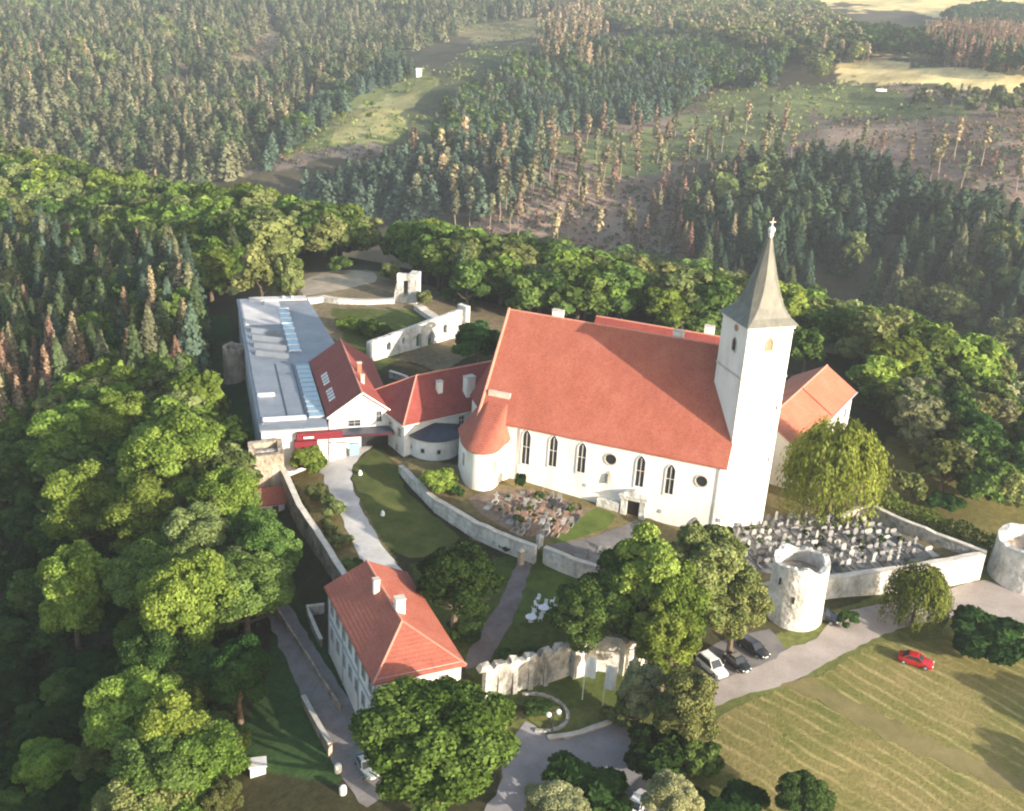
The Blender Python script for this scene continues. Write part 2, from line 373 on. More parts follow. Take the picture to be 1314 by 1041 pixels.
def gabled_walls(fr, u0, u1, v0, v1, z0, ze, zr, axis='u', gables=(1, 1)):
    mb = MB()
    def P(a, b, z): return fr(a, b, z) if axis == 'u' else fr(b, a, z)
    a0, a1, b0, b1 = (u0, u1, v0, v1) if axis == 'u' else (v0, v1, u0, u1); bm_ = (b0 + b1) / 2
    mb.poly([P(a0, b0, z0), P(a1, b0, z0), P(a1, b0, ze), P(a0, b0, ze)]); mb.poly([P(a1, b1, z0), P(a0, b1, z0), P(a0, b1, ze), P(a1, b1, ze)])
    for a, gb in ((a0, gables[0]), (a1, gables[1])):
        mb.poly([P(a, b0, z0), P(a, b0, ze)] + ([P(a, bm_, zr - .15)] if gb else []) + [P(a, b1, ze), P(a, b1, z0)])
    return mb
def chimney(parent, fr, u, v, z0, z1, w_=.8, d=.6, mat=None):
    mb = MB(); fr.box(mb, u - w_ / 2, u + w_ / 2, v - d / 2, v + d / 2, z0, z1)
    o = mb.build('chimney', mat or PLASTER, parent)
    c = MB(); fr.box(c, u - w_ / 2 - .08, u + w_ / 2 + .08, v - d / 2 - .08, v + d / 2 + .08, z1, z1 + .12); c.build('chimney_cap', COPE, o)
    return o
def roof_on(root, fr, u0, u1, v0, v1, ze, zr, mat, **kw):
    mb, rd, t = gable_roof(fr, u0, u1, v0, v1, ze, zr, **kw)
    o = mb.build('roof', mat, root); rd.build('ridge_tile', RIDGE, o); return o, t
def copy_tree(o, parent=None):
    c = o.copy(); COL.objects.link(c); c.parent = parent
    for ch in o.children: copy_tree(ch, c)
    return c

# ------------------------------------------------------------------ ground sheet, with the cover of each area in a colour attribute
def grid_mesh():
    az = np.concatenate([np.linspace(-1.25, -.62, 40)[:-1], np.linspace(-.62, .62, 500), np.linspace(.62, 1.25, 40)[1:]])
    lr = np.concatenate([np.linspace(math.log(40), math.log(85), 30)[:-1], np.linspace(math.log(85), math.log(300), 430)[:-1], np.linspace(math.log(300), math.log(1700), 330)[:-1], np.linspace(math.log(1700), math.log(9000), 40)])
    A, L = np.meshgrid(az, lr); X = np.exp(L) * np.sin(A); Y = np.exp(L) * np.cos(A); Z = g(X, Y)
    far = np.clip((np.hypot(X, Y) - 380) / 300, 0, 1)
    Z += far * (vnoise(X, Y, 70) * 5 + vnoise(X + 37, Y, 30) * 2)
    return A, L, X, Y, Z
_vn = np.random.default_rng(3).random((256, 256))
def vnoise(x, y, sc):
    x = np.asarray(x) / sc; y = np.asarray(y) / sc; i = np.floor(x).astype(int); j = np.floor(y).astype(int); u = x - i; v = y - j
    u = u * u * (3 - 2 * u); v = v * v * (3 - 2 * v); q = lambda a, b: _vn[a % 256, b % 256]
    return (q(i, j) * (1 - u) + q(i + 1, j) * u) * (1 - v) + (q(i, j + 1) * (1 - u) + q(i + 1, j + 1) * u) * v - .5
A_, L_, GX, GY, GZ = grid_mesh()
# far cover zones, (photo outline of the area on the hillside, colour, softness)
ZONES = [
 ('c', [(120,0),(420,0),(380,60),(340,90),(280,100),(230,80)], (.2,.14,.1)),
 ('c', [(280,82),(345,25),(372,40),(340,88)], (.3,.23,.13)),
 ('m', [(270,212),(400,140),(540,88),(570,105),(545,165),(420,200),(300,225)], (.2,.215,.075)),
 ('m', [(420,150),(530,110),(545,150),(440,180)], (.33,.3,.13)),
 ('c', [(300,222),(420,190),(480,178),(520,185),(400,215)], (.17,.14,.12)),
 ('m', [(560,30),(760,15),(780,30),(620,60)], (.24,.2,.1)),
 ('c', [(700,150),(860,120),(1000,110),(1100,110),(1330,130),(1330,270),(1200,215),(1000,195),(880,215),(820,270),(760,310),(600,300),(680,240)], (.2,.15,.115)),
 ('m', [(720,178),(830,172),(900,185),(860,215),(770,225),(715,200)], (.16,.18,.07)),
 ('m', [(950,110),(1080,105),(1250,140),(1240,150),(1000,152),(900,130)], (.16,.18,.07)),
 ('m', [(880,140),(1040,145),(1050,165),(960,200),(880,210),(860,170)], (.15,.165,.075)),
 ('c', [(1050,165),(1330,160),(1330,200),(1080,195)], (.25,.18,.135)),
 ('c', [(1030,185),(1330,200),(1330,245),(1160,215),(1030,200)], (.17,.125,.11)),
 ('c', [(600,270),(700,250),(860,260),(900,330),(760,320),(640,300)], (.23,.17,.135)),
 ('f', [(1080,74),(1105,72),(1180,84),(1330,106),(1330,118),(1220,116),(1060,104)], (.75,.58,.27)),
 ('f', [(985,-12),(1000,3),(1150,16),(1215,26),(1240,14),(1300,6),(1330,6),(1330,-14)], (.62,.48,.22)),
 ('m', [(1120,60),(1180,58),(1330,98),(1330,104),(1170,80)], (.12,.12,.05)),
 ('m', [(620,60),(900,45),(1000,55),(980,100),(700,150),(560,190),(500,180),(560,100)], (.075,.085,.04)),
]
RR = np.hypot(GX, GY)
_px, _py = prj(np.stack([GX, GY, GZ], -1)); 
nx = vnoise(GX, GY, 22) * 8 + vnoise(GX, GY, 7) * 4; ny = vnoise(GX + 99, GY, 22) * 8 + vnoise(GX + 55, GY, 7) * 4
colr = np.empty(GX.shape + (3,)); colr[:] = (.045, .043, .022)
far = RR > 400
colr[far] = (.075, .065, .04)
for k, poly, c in ZONES:
    s_ = inpoly(_px + nx * 3, _py + ny * 2, poly) & far & (GZ > -90)
    colr[s_] = c
jit = 1 + vnoise(GX, GY, 9) * .5 + vnoise(GX, GY, 34) * .5 + rng.normal(0, .07, GX.shape)
NEARZ = [  # open ground near the monastery
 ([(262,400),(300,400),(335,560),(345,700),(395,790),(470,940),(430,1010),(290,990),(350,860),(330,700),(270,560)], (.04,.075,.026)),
 ([(384,350),(470,345),(640,395),(700,420),(560,470),(430,440),(390,400)], (.2,.16,.1)),
 ([(425,392),(540,395),(600,430),(480,470),(440,440)], (.09,.11,.03)),
 ([(1130,560),(1330,600),(1330,720),(1260,715),(1110,650)], (.12,.11,.04)),
 ([(640,930),(1330,700),(1330,1300),(640,1300)], (.1,.11,.035)),
 ([(520,720),(700,705),(800,780),(800,900),(640,900),(590,850)], (.07,.09,.025)),
 ([(350,590),(420,580),(520,745),(450,750)], (.17,.14,.06)),
 ([(500,580),(640,600),(1010,560),(1260,715),(1000,770),(780,745),(690,705),(600,690)], (.15,.125,.06)),
]
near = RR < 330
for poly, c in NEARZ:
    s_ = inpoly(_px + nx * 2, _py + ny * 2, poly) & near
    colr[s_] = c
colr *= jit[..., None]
def sheet(name, X, Y, Z, col=None):
    h, wd = X.shape; V = np.stack([X, Y, Z], -1).reshape(-1, 3).astype(np.float32)
    i = np.arange(h * wd).reshape(h, wd); F = np.stack([i[:-1, :-1], i[:-1, 1:], i[1:, 1:], i[1:, :-1]], -1).reshape(-1, 4)
    me = npmesh(name, V, F)
    if col is not None:
        a = me.color_attributes.new('cover', 'FLOAT_COLOR', 'POINT'); a.data.foreach_set('color', np.concatenate([col.reshape(-1, 3), np.ones((h * wd, 1))], 1).astype(np.float32).ravel())
    me.polygons.foreach_set('use_smooth', np.ones(len(F), bool)); return me
def npmesh(name, V, F, tint=None, mats=(), midx=None):
    me = bpy.data.meshes.new(name); n = F.shape[1]
    me.vertices.add(len(V)); me.vertices.foreach_set('co', np.asarray(V, np.float32).ravel())
    me.loops.add(F.size); me.loops.foreach_set('vertex_index', F.astype(np.int32).ravel())
    me.polygons.add(len(F)); me.polygons.foreach_set('loop_start', (np.arange(len(F)) * n).astype(np.int32))
    if tint is not None:
        a = me.attributes.new('tint', 'FLOAT', 'FACE'); a.data.foreach_set('value', tint.astype(np.float32))
    for m_ in mats: me.materials.append(m_)
    if midx is not None: me.polygons.foreach_set('material_index', midx.astype(np.int32))
    me.update(calc_edges=True); return me
def ground_material():
    mt, n, l, b = nodes('ground_cover'); a = n.new('ShaderNodeAttribute'); a.attribute_name = 'cover'
    t = tex(n, l, 'Noise', .9, 6, .75); c = ramp(n, [(.3, (.68,) * 3), (.7, (1.3,) * 3)]); l.new(t.outputs[0], c.inputs[0])
    t2 = tex(n, l, 'Noise', .06, 5, .7); c2 = ramp(n, [(.3, (.8, .86, .85)), (.7, (1.2, 1.12, 1.05))]); l.new(t2.outputs[0], c2.inputs[0])
    o = mix(n, l, 1, mix(n, l, 1, a.outputs['Color'], c.outputs[0], 'MULTIPLY'), c2.outputs[0], 'MULTIPLY')
    l.new(o, b.inputs['Base Color']); b.inputs['Roughness'].default_value = 1; b.inputs['Specular IOR Level'].default_value = .1
    bp = n.new('ShaderNodeBump'); bp.inputs['Strength'].default_value = .5; bp.inputs['Distance'].default_value = .4; l.new(t.outputs[0], bp.inputs['Height']); l.new(bp.outputs[0], b.inputs['Normal'])
    return mt
me = sheet('ground', GX, GY, GZ, colr); me.materials.append(ground_material())
ground = link(bpy.data.objects.new('ground', me)); setp(ground, kind='structure')

def smooth_poly(pts, wob=.25, step=1.2):
    out = []; n = len(pts)
    for i in range(n):
        p0, p1, p2, p3 = [np.array(pts[(i + k) % n]) for k in (-1, 0, 1, 2)]
        m_ = max(2, int(np.linalg.norm(p2 - p1) / step))
        for k in range(m_):
            t = k / m_; q = .5 * ((2 * p1) + (p2 - p0) * t + (2 * p0 - 5 * p1 + 4 * p2 - p3) * t * t + (3 * p1 - p0 - 3 * p2 + p3) * t ** 3)
            l_ = p1 + (p2 - p1) * t; q = .45 * q + .55 * l_
            out.append(q + wob * np.array([math.sin(q[0] * 1.3 + q[1] * 2.1), math.sin(q[1] * 1.7 - q[0] * .9)]) + rng.normal(0, .09, 2))
    return out
def patch(name, pix, mat, off=.06, kind='structure', wob=.12, cell=1.5, raw=False):
    off *= .45
    pts = pix if raw else [AT(*p[:2], 0)[:2] for p in pix]
    pts = smooth_poly(pts, wob)
    bm = bmesh.new(); bm.faces.new([bm.verts.new((p[0], p[1], 0)) for p in pts])
    bmesh.ops.triangulate(bm, faces=bm.faces[:])
    xs = [p[0] for p in pts]; ys = [p[1] for p in pts]
    for ax, lo, hi in ((0, min(xs), max(xs)), (1, min(ys), max(ys))):
        c = lo + cell
        while c < hi:
            co = [0, 0, 0]; no = [0, 0, 0]; co[ax] = c; no[ax] = 1
            bmesh.ops.bisect_plane(bm, geom=bm.verts[:] + bm.edges[:] + bm.faces[:], plane_co=co, plane_no=no); c += cell
    vs_ = bm.verts[:]; z = g(np.array([v.co.x for v in vs_]), np.array([v.co.y for v in vs_]))
    for v, zz in zip(vs_, z): v.co.z = zz + off
    bmesh.ops.recalc_face_normals(bm, faces=bm.faces)
    if sum(f.normal.z for f in bm.faces) < 0: bmesh.ops.reverse_faces(bm, faces=bm.faces)
    me = bpy.data.meshes.new(name); bm.to_mesh(me); bm.free(); me.materials.append(mat)
    for p in me.polygons: p.use_smooth = True
    o = link(bpy.data.objects.new(name, me)); setp(o, kind=kind); return o

# dry mown field with rows of raked hay
def field_material():
    mt, n, l, b = nodes('mown_hay_field')
    t = tex(n, l, 'Noise', .09, 6, .7); c = ramp(n, [(.28, (.11, .125, .035)), (.42, (.165, .155, .05)), (.56, (.215, .18, .07)), (.72, (.27, .21, .095))]); l.new(t.outputs[0], c.inputs[0])
    wv = n.new('ShaderNodeTexWave'); wv.wave_type = 'BANDS'; wv.bands_direction = 'Y'; wv.inputs['Scale'].default_value = .15; wv.inputs['Distortion'].default_value = 6.5; wv.inputs['Detail'].default_value = 3; wv.inputs['Detail Scale'].default_value = .5
    l.new(mapped(n, l, (1, 1, 1), (0, 0, R(41))), wv.inputs['Vector'])
    rw = ramp(n, [(.72, (0,) * 3), (.95, (1,) * 3)]); l.new(wv.outputs[0], rw.inputs[0])
    t3 = tex(n, l, 'Noise', .16, 4, .7); pr = ramp(n, [(.36, (0,) * 3), (.58, (1,) * 3)]); l.new(t3.outputs[0], pr.inputs[0])
    k = n.new('ShaderNodeMath'); k.operation = 'MULTIPLY'; l.new(rw.outputs[0], k.inputs[0]); l.new(pr.outputs[0], k.inputs[1])
    k2 = n.new('ShaderNodeMath'); k2.operation = 'MULTIPLY'; k2.inputs[1].default_value = .42; l.new(k.outputs[0], k2.inputs[0])
    o = mix(n, l, k2.outputs[0], c.outputs[0], (.46, .38, .18))
    t4 = tex(n, l, 'Noise', 2.2, 5, .75); c4 = ramp(n, [(.3, (.7,) * 3), (.7, (1.2,) * 3)]); l.new(t4.outputs[0], c4.inputs[0])
    o = mix(n, l, 1, o, c4.outputs[0], 'MULTIPLY')
    l.new(o, b.inputs['Base Color']); b.inputs['Roughness'].default_value = 1; b.inputs['Specular IOR Level'].default_value = .1
    bp = n.new('ShaderNodeBump'); bp.inputs['Strength'].default_value = .7; bp.inputs['Distance'].default_value = .3; l.new(t4.outputs[0], bp.inputs['Height']); l.new(bp.outputs[0], b.inputs['Normal'])
    return mt
patch('field', [(905,930),(990,893),(1050,872),(1075,850),(1125,826),(1200,822),(1330,850),(1480,880),(1680,960),(1680,1150),(1480,1180),(1300,1130),(1120,1110),(1020,1090),(960,1020),(915,975)], field_material(), .05, wob=.5, cell=3)
patch('road', [(905,912),(950,893),(1010,878),(1070,846),(1120,822),(1162,806),(1225,792),(1300,800),(1450,840),(1640,900),(1640,850),(1480,805),(1330,770),(1262,745),(1200,760),(1130,776),(1075,788),(1060,803),(1048,820),(1010,834),(985,850),(925,872)], ROADM, .09)
patch('parking_lot', [(900,880),(890,850),(925,822),(985,808),(1008,836),(985,853),(935,874)], ASPH, .07)
patch('field_track', [(995,878),(1035,868),(1062,880),(1110,908),(1190,948),(1330,1008),(1330,1030),(1180,968),(1085,922),(1035,893),(1010,886)], noisy('trodden_earth', [(.3, (.13, .115, .045)), (.55, (.185, .155, .065)), (.75, (.24, .19, .085))], .25, 6, .95, .3, 6, (5, .8, 1.1)), .13, wob=.5, cell=3)
patch('road', [(600,1090),(640,1010),(655,955),(675,925),(715,950),(800,928),(815,965),(840,1005),(850,1060),(840,1100)], noisy('cool_asphalt', [(.3, (.2, .19, .195)), (.7, (.29, .275, .28))], .3, 5, .9, .1, 8, (3, .9, 1.05)), .09)
patch('path', [(340,782),(368,772),(410,840),(462,918),(520,935),(545,985),(470,1035),(430,985),(392,905)], noisy('grey_path', [(.3, (.17, .15, .145)), (.7, (.26, .235, .225))], .4, 5, .9, .1, 8, (3, .85, 1.1)), .08)
patch('driveway', [(413,571),(470,566),(478,573),(456,592),(450,615),(467,660),(495,706),(522,744),(500,757),(476,744),(455,702),(427,640),(412,606)], PAVE, .08)
patch('lawn', [(480,577),(508,598),(522,630),(560,665),(590,690),(560,712),(525,717),(500,703),(470,658),(453,615),(458,592)], LAWN, .05)
patch('lawn', [(705,690),(735,672),(765,652),(792,662),(780,676),(745,690),(715,700)], LAWN2, .06)
patch('lawn', [(690,735),(720,735),(775,765),(770,800),(700,790),(660,800),(668,762)], LAWN2, .05)
patch('path', [(700,703),(760,690),(795,676),(815,668),(828,676),(812,690),(780,703),(730,712)], ASPH, .1)
patch('graveyard_earth', [(600,640),(640,628),(680,628),(762,655),(745,672),(700,690),(660,684),(620,662)], DIRT, .05)
patch('graveyard_gravel', [(940,672),(1000,662),(1080,660),(1120,668),(1205,712),(1130,728),(1060,738),(990,738),(940,715)], GRAVEL, .05)
patch('graveyard_gravel', [(735,712),(790,700),(850,720),(850,745),(800,742)], GRAVEL, .05)
patch('path', [(664,722),(682,725),(660,790),(630,845),(598,858),(600,835),(640,775)], noisy('dark_cobbles', [(.3, (.12, .095, .09)), (.7, (.2, .17, .16))], .6, 5), .07)
patch('terrace', [(384,362),(430,347),(480,350),(482,362),(440,372),(390,380)], noisy('pale_gravel_terrace', [(.3, (.3, .24, .16)), (.7, (.48, .4, .29))], .3, 5, .95, .2, 6), .08)
patch('path', [(262,405),(268,405),(266,470),(268,540),(262,560),(258,540),(260,470)], noisy('grey_path2', [(.3, (.2, .18, .15)), (.7, (.3, .27, .23))], .4, 5), .08, wob=.1)

# ------------------------------------------------------------------ church
ch = thing('church', 'large white church with one huge steep red tiled roof and tall pointed windows', 'church', (*FO, 0))
F = Fr(*FO, -19)
NZE, NZR, ND = 9.7, 23.6, 23.0
w_ = gabled_walls(F, -5.2, 33.0, 0, ND, -4, NZE, NZR); w_.build('wall', PLASTER, ch)
o, t = roof_on(ch, F, -5.2, 33.0, 0, ND, NZE, NZR, TILE, ov=.35, th=.3)
gm_ = MB()
for u in (-5.75,): gm_.tube(F(u, -.3, NZE - .2), F(u, ND / 2, NZR + .15), .22); gm_.tube(F(u, ND / 2, NZR + .15), F(u, ND + .3, NZE - .2), .22)
gm_.build('verge', RIDGE, o)
cor = MB(); F.box(cor, -4.5, 33.2, -.22, .02, NZE - .75, NZE - .35); cor.build('cornice', PLASTER, ch)
chimney(o, F, 2.3, 12.0, 22.2, 24.6, 1.7, .8, PLASTER); chimney(o, F, 21.5, 13.0, 21.5, 24.2, 1.6, .8, PLASTER)
S = F.side(0, 0, 'f')
for a, z0, h in ((2.45, 3.0, 5.8), (6.85, 3.6, 5.2), (11.45, 3.6, 5.0), (20.65, 3.3, 5.1), (25.25, 3.1, 4.9)): window(ch, S, lancet(a, z0, 1.25, h), PLASTER2, GLASS, .22)
for a, z in ((15.95, 6.8), (29.9, 6.3)): window(ch, S, disc(a, z, .85), COPE, GLASS, .2, 'round_window', False)
# niche with figure, portal, small arched door
ni = MB(); panel(ni, S, lancet(15.8, 2.7, .95, 2.2), -.02, .03); no_ = ni.build('niche', COPE, ch)
st = MB(); q = S(15.8, .2, 0); st.cyl(q, .26, .17, 2.8, 4.1, 8); st.ball((q[0], q[1], 4.25), .17); st.build('figure', STONE, no_)
po = MB(); F.box(po, 18.4, 19.3, -1.0, .0, -3, 1.2); F.box(po, 21.3, 22.2, -1.0, 0, -3, 1.2); F.box(po, 18.2, 22.4, -1.15, .0, 1.2, 1.75)
F.box(po, 18.0, 22.6, -1.3, 0, 1.75, 1.95); panel(po, S, [(18.1, 1.95), (22.5, 1.95), (21.6, 2.5), (20.3, 2.75), (19.0, 2.5)], 0, 1.1)
pw = po.build('portal', STONE_W, ch)
dm = MB(); panel(dm, S, rect(20.3, -3, 2.0, 4.0), .0, .2); dm.build('door', DOORM, pw)
shade_block = MB(); F.box(shade_block, 14.6, 18.2, -.9, -.02, -3, .15); shade_block.build('buttress_or_shade_block', STONE_W, ch)  # no real buttress: block shaped after the portal's shadow on the wall
d2 = MB(); panel(d2, S, lancet(29.9, -3, 1.5, 2.9), -.02, .04); d2.build('door', DOORM, ch)
ar = MB(); op = lancet(29.9, -3, 1.5, 2.9); ou = lancet(29.9, -3, 2.1, 3.25)
for k in range(1, len(op) - 1): ar.hull([S(p[0], -.03, p[1]) for p in (op[k], op[k + 1], ou[k + 1], ou[k])], [S(p[0], .14, p[1]) for p in (op[k], op[k + 1], ou[k + 1], ou[k])])
ar.build('door_surround', STONE, ch)
for a, z, s_ in ((24.3, -.4, .5), (33.2, .2, .5), (12.3, 1.3, .4)):
    pl = MB(); panel(pl, S, rect(a, z, s_, s_ * 1.3), 0, .09); pl.build('epitaph', GREYP, ch)
# choir end, lower and narrower, on the far left gable
cp = [(-5.2, 5.0), (-7.6, 5.0), (-10.2, 8.5), (-10.2, 14.5), (-7.6, 18), (-5.2, 18)]
cm = MB(); cm.hull([F(u, v, -3) for u, v in cp], [F(u, v, 9.0) for u, v in cp], False); cw = cm.build('choir_wall', PLASTER, ch)
cr = MB(); ap = F(-5.3, 11.5, 20.0)
cpo = [(-5.3, 4.6), (-7.8, 4.6), (-10.6, 8.3), (-10.6, 14.7), (-7.8, 18.4), (-5.3, 18.4)]
for k in range(5): cr.poly([F(*cpo[k], 8.9), F(*cpo[k + 1], 8.9), ap])
cr.build('choir_roof', TILE_DK, ch)
# round chapel at the left of the long wall
CC = np.array([-3.9, 158.2]); CRd = 4.3
EV = [(-8.3, 162.6), (-7.95, 160.6), (-7.5, 157.8), (-6.5, 155.3), (-5.1, 154.1), (-3.4, 153.9), (-1.9, 154.9), (-.75, 157.7)]   # eave line
ring = []
for i in range(len(EV) - 1):
    for k in range(4):
        t = k / 4; p0, p1, p2, p3 = [np.array(EV[min(max(i + q, 0), len(EV) - 1)]) for q in (-1, 0, 1, 2)]
        ring.append(.5 * ((2 * p1) + (p2 - p0) * t + (2 * p0 - 5 * p1 + 4 * p2 - p3) * t * t + (3 * p1 - p0 - 3 * p2 + p3) * t ** 3))
ring.append(np.array(EV[-1])); CC = np.array([-4.0, 158.4])
wr = [p + (CC - p) / np.linalg.norm(CC - p) * .4 for p in ring] + [np.array(F(.2, .6, 0)[:2])]
apw = MB(); apw.hull([(*p, -3) for p in wr], [(*p, 6.6) for p in wr], False); aw = apw.build('chapel_wall', PLASTER, ch)
ro = MB(); ax_ = F(-4.9, 3.4, 12.8); ax2 = F(-1.7, 2.9, 12.5); ri = ring + [np.array(F(-.1, .2, 0)[:2])]; kq = 17
for k in range(len(ri) - 1): ro.poly([(*ri[k], 6.5), (*ri[k + 1], 6.5), ax_ if k < kq else ax2]); ro.poly([(*ri[k], 6.3), (*ri[k + 1], 6.3), (*ri[k + 1], 6.5), (*ri[k], 6.5)])
ro.poly([(*ri[kq], 6.5), ax2, ax_])
ro.build('chapel_roof', TILE, ch)
cc = MB(); F.box(cc, -5.1, -1.5, 2.15, 2.65, 10.6, 13.15); cc.build('coping', COPE, ch)
for k0, z in ((9, 2.9), (24, 2.9)):
    p = wr[k0]; d_ = wr[k0 + 1] - wr[k0 - 1]; fr_ = Fr(p[0], p[1], math.degrees(math.atan2(d_[1], d_[0]))); window(ch, fr_.side(0, 0, 'f'), rect(0, z, .5, 1.8), COPE, GLASS, .12)
for u in (1.3, 32.3):
    dp = MB(); dp.tube(S(u, .12, -2), S(u, .12, NZE - .5), .07); dp.build('drainpipe', GREYP, ch)

# ------------------------------------------------------------------ cloister range, its ridge just showing over the nave
cl = thing('cloister_range', 'long dark red roof ridge just showing behind the big church roof', 'building', (*F(14, 32, -3)[:2], -3))
gabled_walls(F, 3.5, 25, 27, 38, -5, 12.5, 17.6).build('wall', PLASTER2, cl)
o, t = roof_on(cl, F, 3.5, 25, 27, 38, 12.5, 17.8, TILE_DK, ov=.4)
chimney(o, F, 23.0, 33, 16, 19.2, 1.6, .8)

# ------------------------------------------------------------------ church tower
TF = Fr(32.4, 150.5, 20); TW = 7.3; TZ = 30.2
tw = thing('church_tower', 'tall square white bell tower with flared pale slate spire', 'tower', (*TF(TW / 2, TW / 2, -3)[:2], -3))
tm = MB(); TF.box(tm, 0, TW, 0, TW, -4, TZ); tb = tm.build('wall', PLASTER, tw)
tc_ = MB(); TF.box(tc_, -.12, TW + .12, -.12, TW + .12, 22.2, 22.5); tc_.build('string_course', COPE, tw)
co = MB(); TF.box(co, -.2, TW + .2, -.2, TW + .2, TZ - .55, TZ); co.build('cornice', PLASTER, tw)
sp = MB(); c0 = np.array(TF(TW / 2, TW / 2, 0)[:2])
def sq(h): return [TF(TW / 2 + sx * h, TW / 2 + sy * h, 0)[:2] for sx, sy in ((-1, -1), (1, -1), (1, 1), (-1, 1))]
oct_ = lambda r, z, k=0: [(c0[0] + r * math.cos(R(20 + 22.5 + 45 * i)), c0[1] + r * math.sin(R(20 + 22.5 + 45 * i)), z) for i in range(8)]
# square eaves flaring into an eight-sided spire: rings run from the square to the octagon
def ring8(h, cut, z):
    out = []
    for i, (sx, sy) in enumerate(((1, 1), (-1, 1), (-1, -1), (1, -1))):
        pts = [(sx * h, sy * h * (1 - cut)), (sx * h * (1 - cut), sy * h)]
        if i % 2: pts = pts[::-1]
        out += [(*TF(TW / 2 + a, TW / 2 + b, 0)[:2], z) for a, b in pts]
    return out
prof = [(TW / 2 + .55, .012, TZ - .1), (TW / 2 - .3, .12, TZ + .9), (TW / 2 - .95, .28, TZ + 2.2), (2.15, .45, TZ + 4.2), (1.5, .56, TZ + 6.8), (.75, .586, TZ + 9.7), (.14, .586, TZ + 12.3)]
rings = [ring8(*p) for p in prof]
for a_, b_ in zip(rings[:-1], rings[1:]):
    for k in range(8): sp.poly([a_[k], a_[(k + 1) % 8], b_[(k + 1) % 8], b_[k]])
sp.poly(rings[0][::-1]); spo = sp.build('spire', SLATE, tw)
fi = MB(); zt = TZ + 12.1; fi.cyl(c0, .3, .42, zt - .3, zt + .25, 10); fi.ball((c0[0], c0[1], zt + .75), .52, 10); fi.tube((c0[0], c0[1], zt + 1.1), (c0[0], c0[1], zt + 2.2), .1, .06)
fi.build('finial', WHITE, spo)
cs = MB(); cs.tube((c0[0] - .45, c0[1] - .15, zt + 1.85), (c0[0] + .45, c0[1] + .15, zt + 1.85), .08); cs.tube((c0[0], c0[1], zt + 2.15), (c0[0], c0[1], zt + 2.5), .07); cs.build('cross', COPE, spo)
SL = TF.side(0, 0, 'l'); SF = TF.side(0, 0, 'f'); SR = TF.side(TW, 0, 'r')
window(tw, SL, lancet(3.1, 25.6, .95, 2.0), COPE, DARK, .14, 'belfry_window', False); window(tw, SF, lancet(3.75, 26.6, .9, 1.7), noisy('brown_stone', [(.3, (.33, .2, .12)), (.7, (.45, .3, .2))], 1), plain('brown_louvre', (.3, .2, .13), .8), .2, 'belfry_window', False)
e1 = MB(); panel(e1, SL, disc(3.2, 29.0, .5), 0, .08); e1.build('emblem', noisy('brown_stone', [], 1), tw)
e2 = MB(); panel(e2, SF, disc(3.85, 29.6, .35), 0, .08); e2.build('emblem', noisy('brown_stone', [], 1), tw)
for z in (22.9, 14.5, 6.5):
    x_ = MB(); panel(x_, SR, rect(1.2, z, .35, .9), 0, .03); x_.build('slit_window', DARK, tw)
for z in (17, 8.5):
    x_ = MB(); panel(x_, SF, rect(6.6, z, .28, .8), 0, .03); x_.build('slit_window', DARK, tw)

# ------------------------------------------------------------------ east building behind the tower
EF = Fr(44.0, 173.3, 59.5)
eb = thing('parish_house', 'white house with orange tiled gable roof standing right behind the church tower', 'house', (*EF(12, -5, -3)[:2], -3))
gabled_walls(EF, -6, 25.0, -6.0, 5.2, -5, 5.7, 9).build('wall', PLASTER, eb)
o, t = roof_on(eb, EF, -6, 25.0, -6.0, 5.2, 5.7, 9.1, TILE_OR, ov=.45)
se = MB(); se.tube(EF(11, -6.3, 5.6), EF(11, -.4, 9.2), .1); se.build('seam', TILE_DK, o)
gu = MB(); gu.tube(EF(-6, -6.6, 5.3), EF(25.4, -6.6, 5.3), .14); gu.build('gutter', GREYP, eb)
S = EF.side(0, -6.0, 'f')
for a in (8, 12.5, 17, 21.5): window(eb, S, rect(a, 1.6, 1.1, 1.7), GREYP, GLASS, .15); window(eb, S, rect(a, -2.2, 1.1, 1.6), GREYP, GLASS, .15)
S = EF.side(25.0, 0, 'r')
for a in (-2.5, 0, 2.5): window(eb, S, rect(a, 1.6, 1.0, 1.6), GREYP, GLASS, .15)

# ------------------------------------------------------------------ west wing of the convent, with its round stair building
WF = Fr(-17.0, 164.8, 36)
ww = thing('convent_wing', 'white convent wing with dull red hipped roof joining the church', 'building', (*WF(8, 5, -1)[:2], -1))
gabled_walls(WF, 0, 24, 0, 13.5, -3, 6, 10.5, gables=(0, 1)).build('wall', PLASTER2, ww)
o, t = roof_on(ww, WF, 0, 24, 0, 13.5, 6, 10.6, TILE_DK, ov=.4, hip0=6)
chimney(o, WF, 8.6, 3.6, 7.5, 10.2, .9, .8); chimney(o, WF, 13.6, 2.3, 7, 10.6, 1.7, 1.2)
SL = WF.side(0, 0, 'l'); S = WF.side(0, 0, 'f')
for a, z, s_ in ((1.4, 3.0, 1), (4.4, 3.0, 1), (7.4, 3.0, 1), (2.2, .2, .7), (5.8, .2, .7)): window(ww, SL, rect(a, z, .8 * s_, 1.35 * s_), COPE, GLASS, .14)
window(ww, S, rect(10.8, 3.4, .9, 1.5), COPE, GLASS, .14)
gu = MB(); gu.tube(WF(-.55, -.5, 5.55), WF(-.55, 13, 5.55), .12); gu.tube(WF(-.5, -.55, 5.55), WF(14, -.55, 5.55), .12); gu.build('gutter', COPE, ww)
rc = np.array([-12.4, 168.0]); rb = thing('stair_building', 'low white rounded annex under a dark navy metal roof', 'annex', (*rc, -1))
mb = MB(); mb.cyl(rc, 4.3, 4.3, -3, 3.6, 28, False); rw_ = mb.build('wall', PLASTER2, rb)
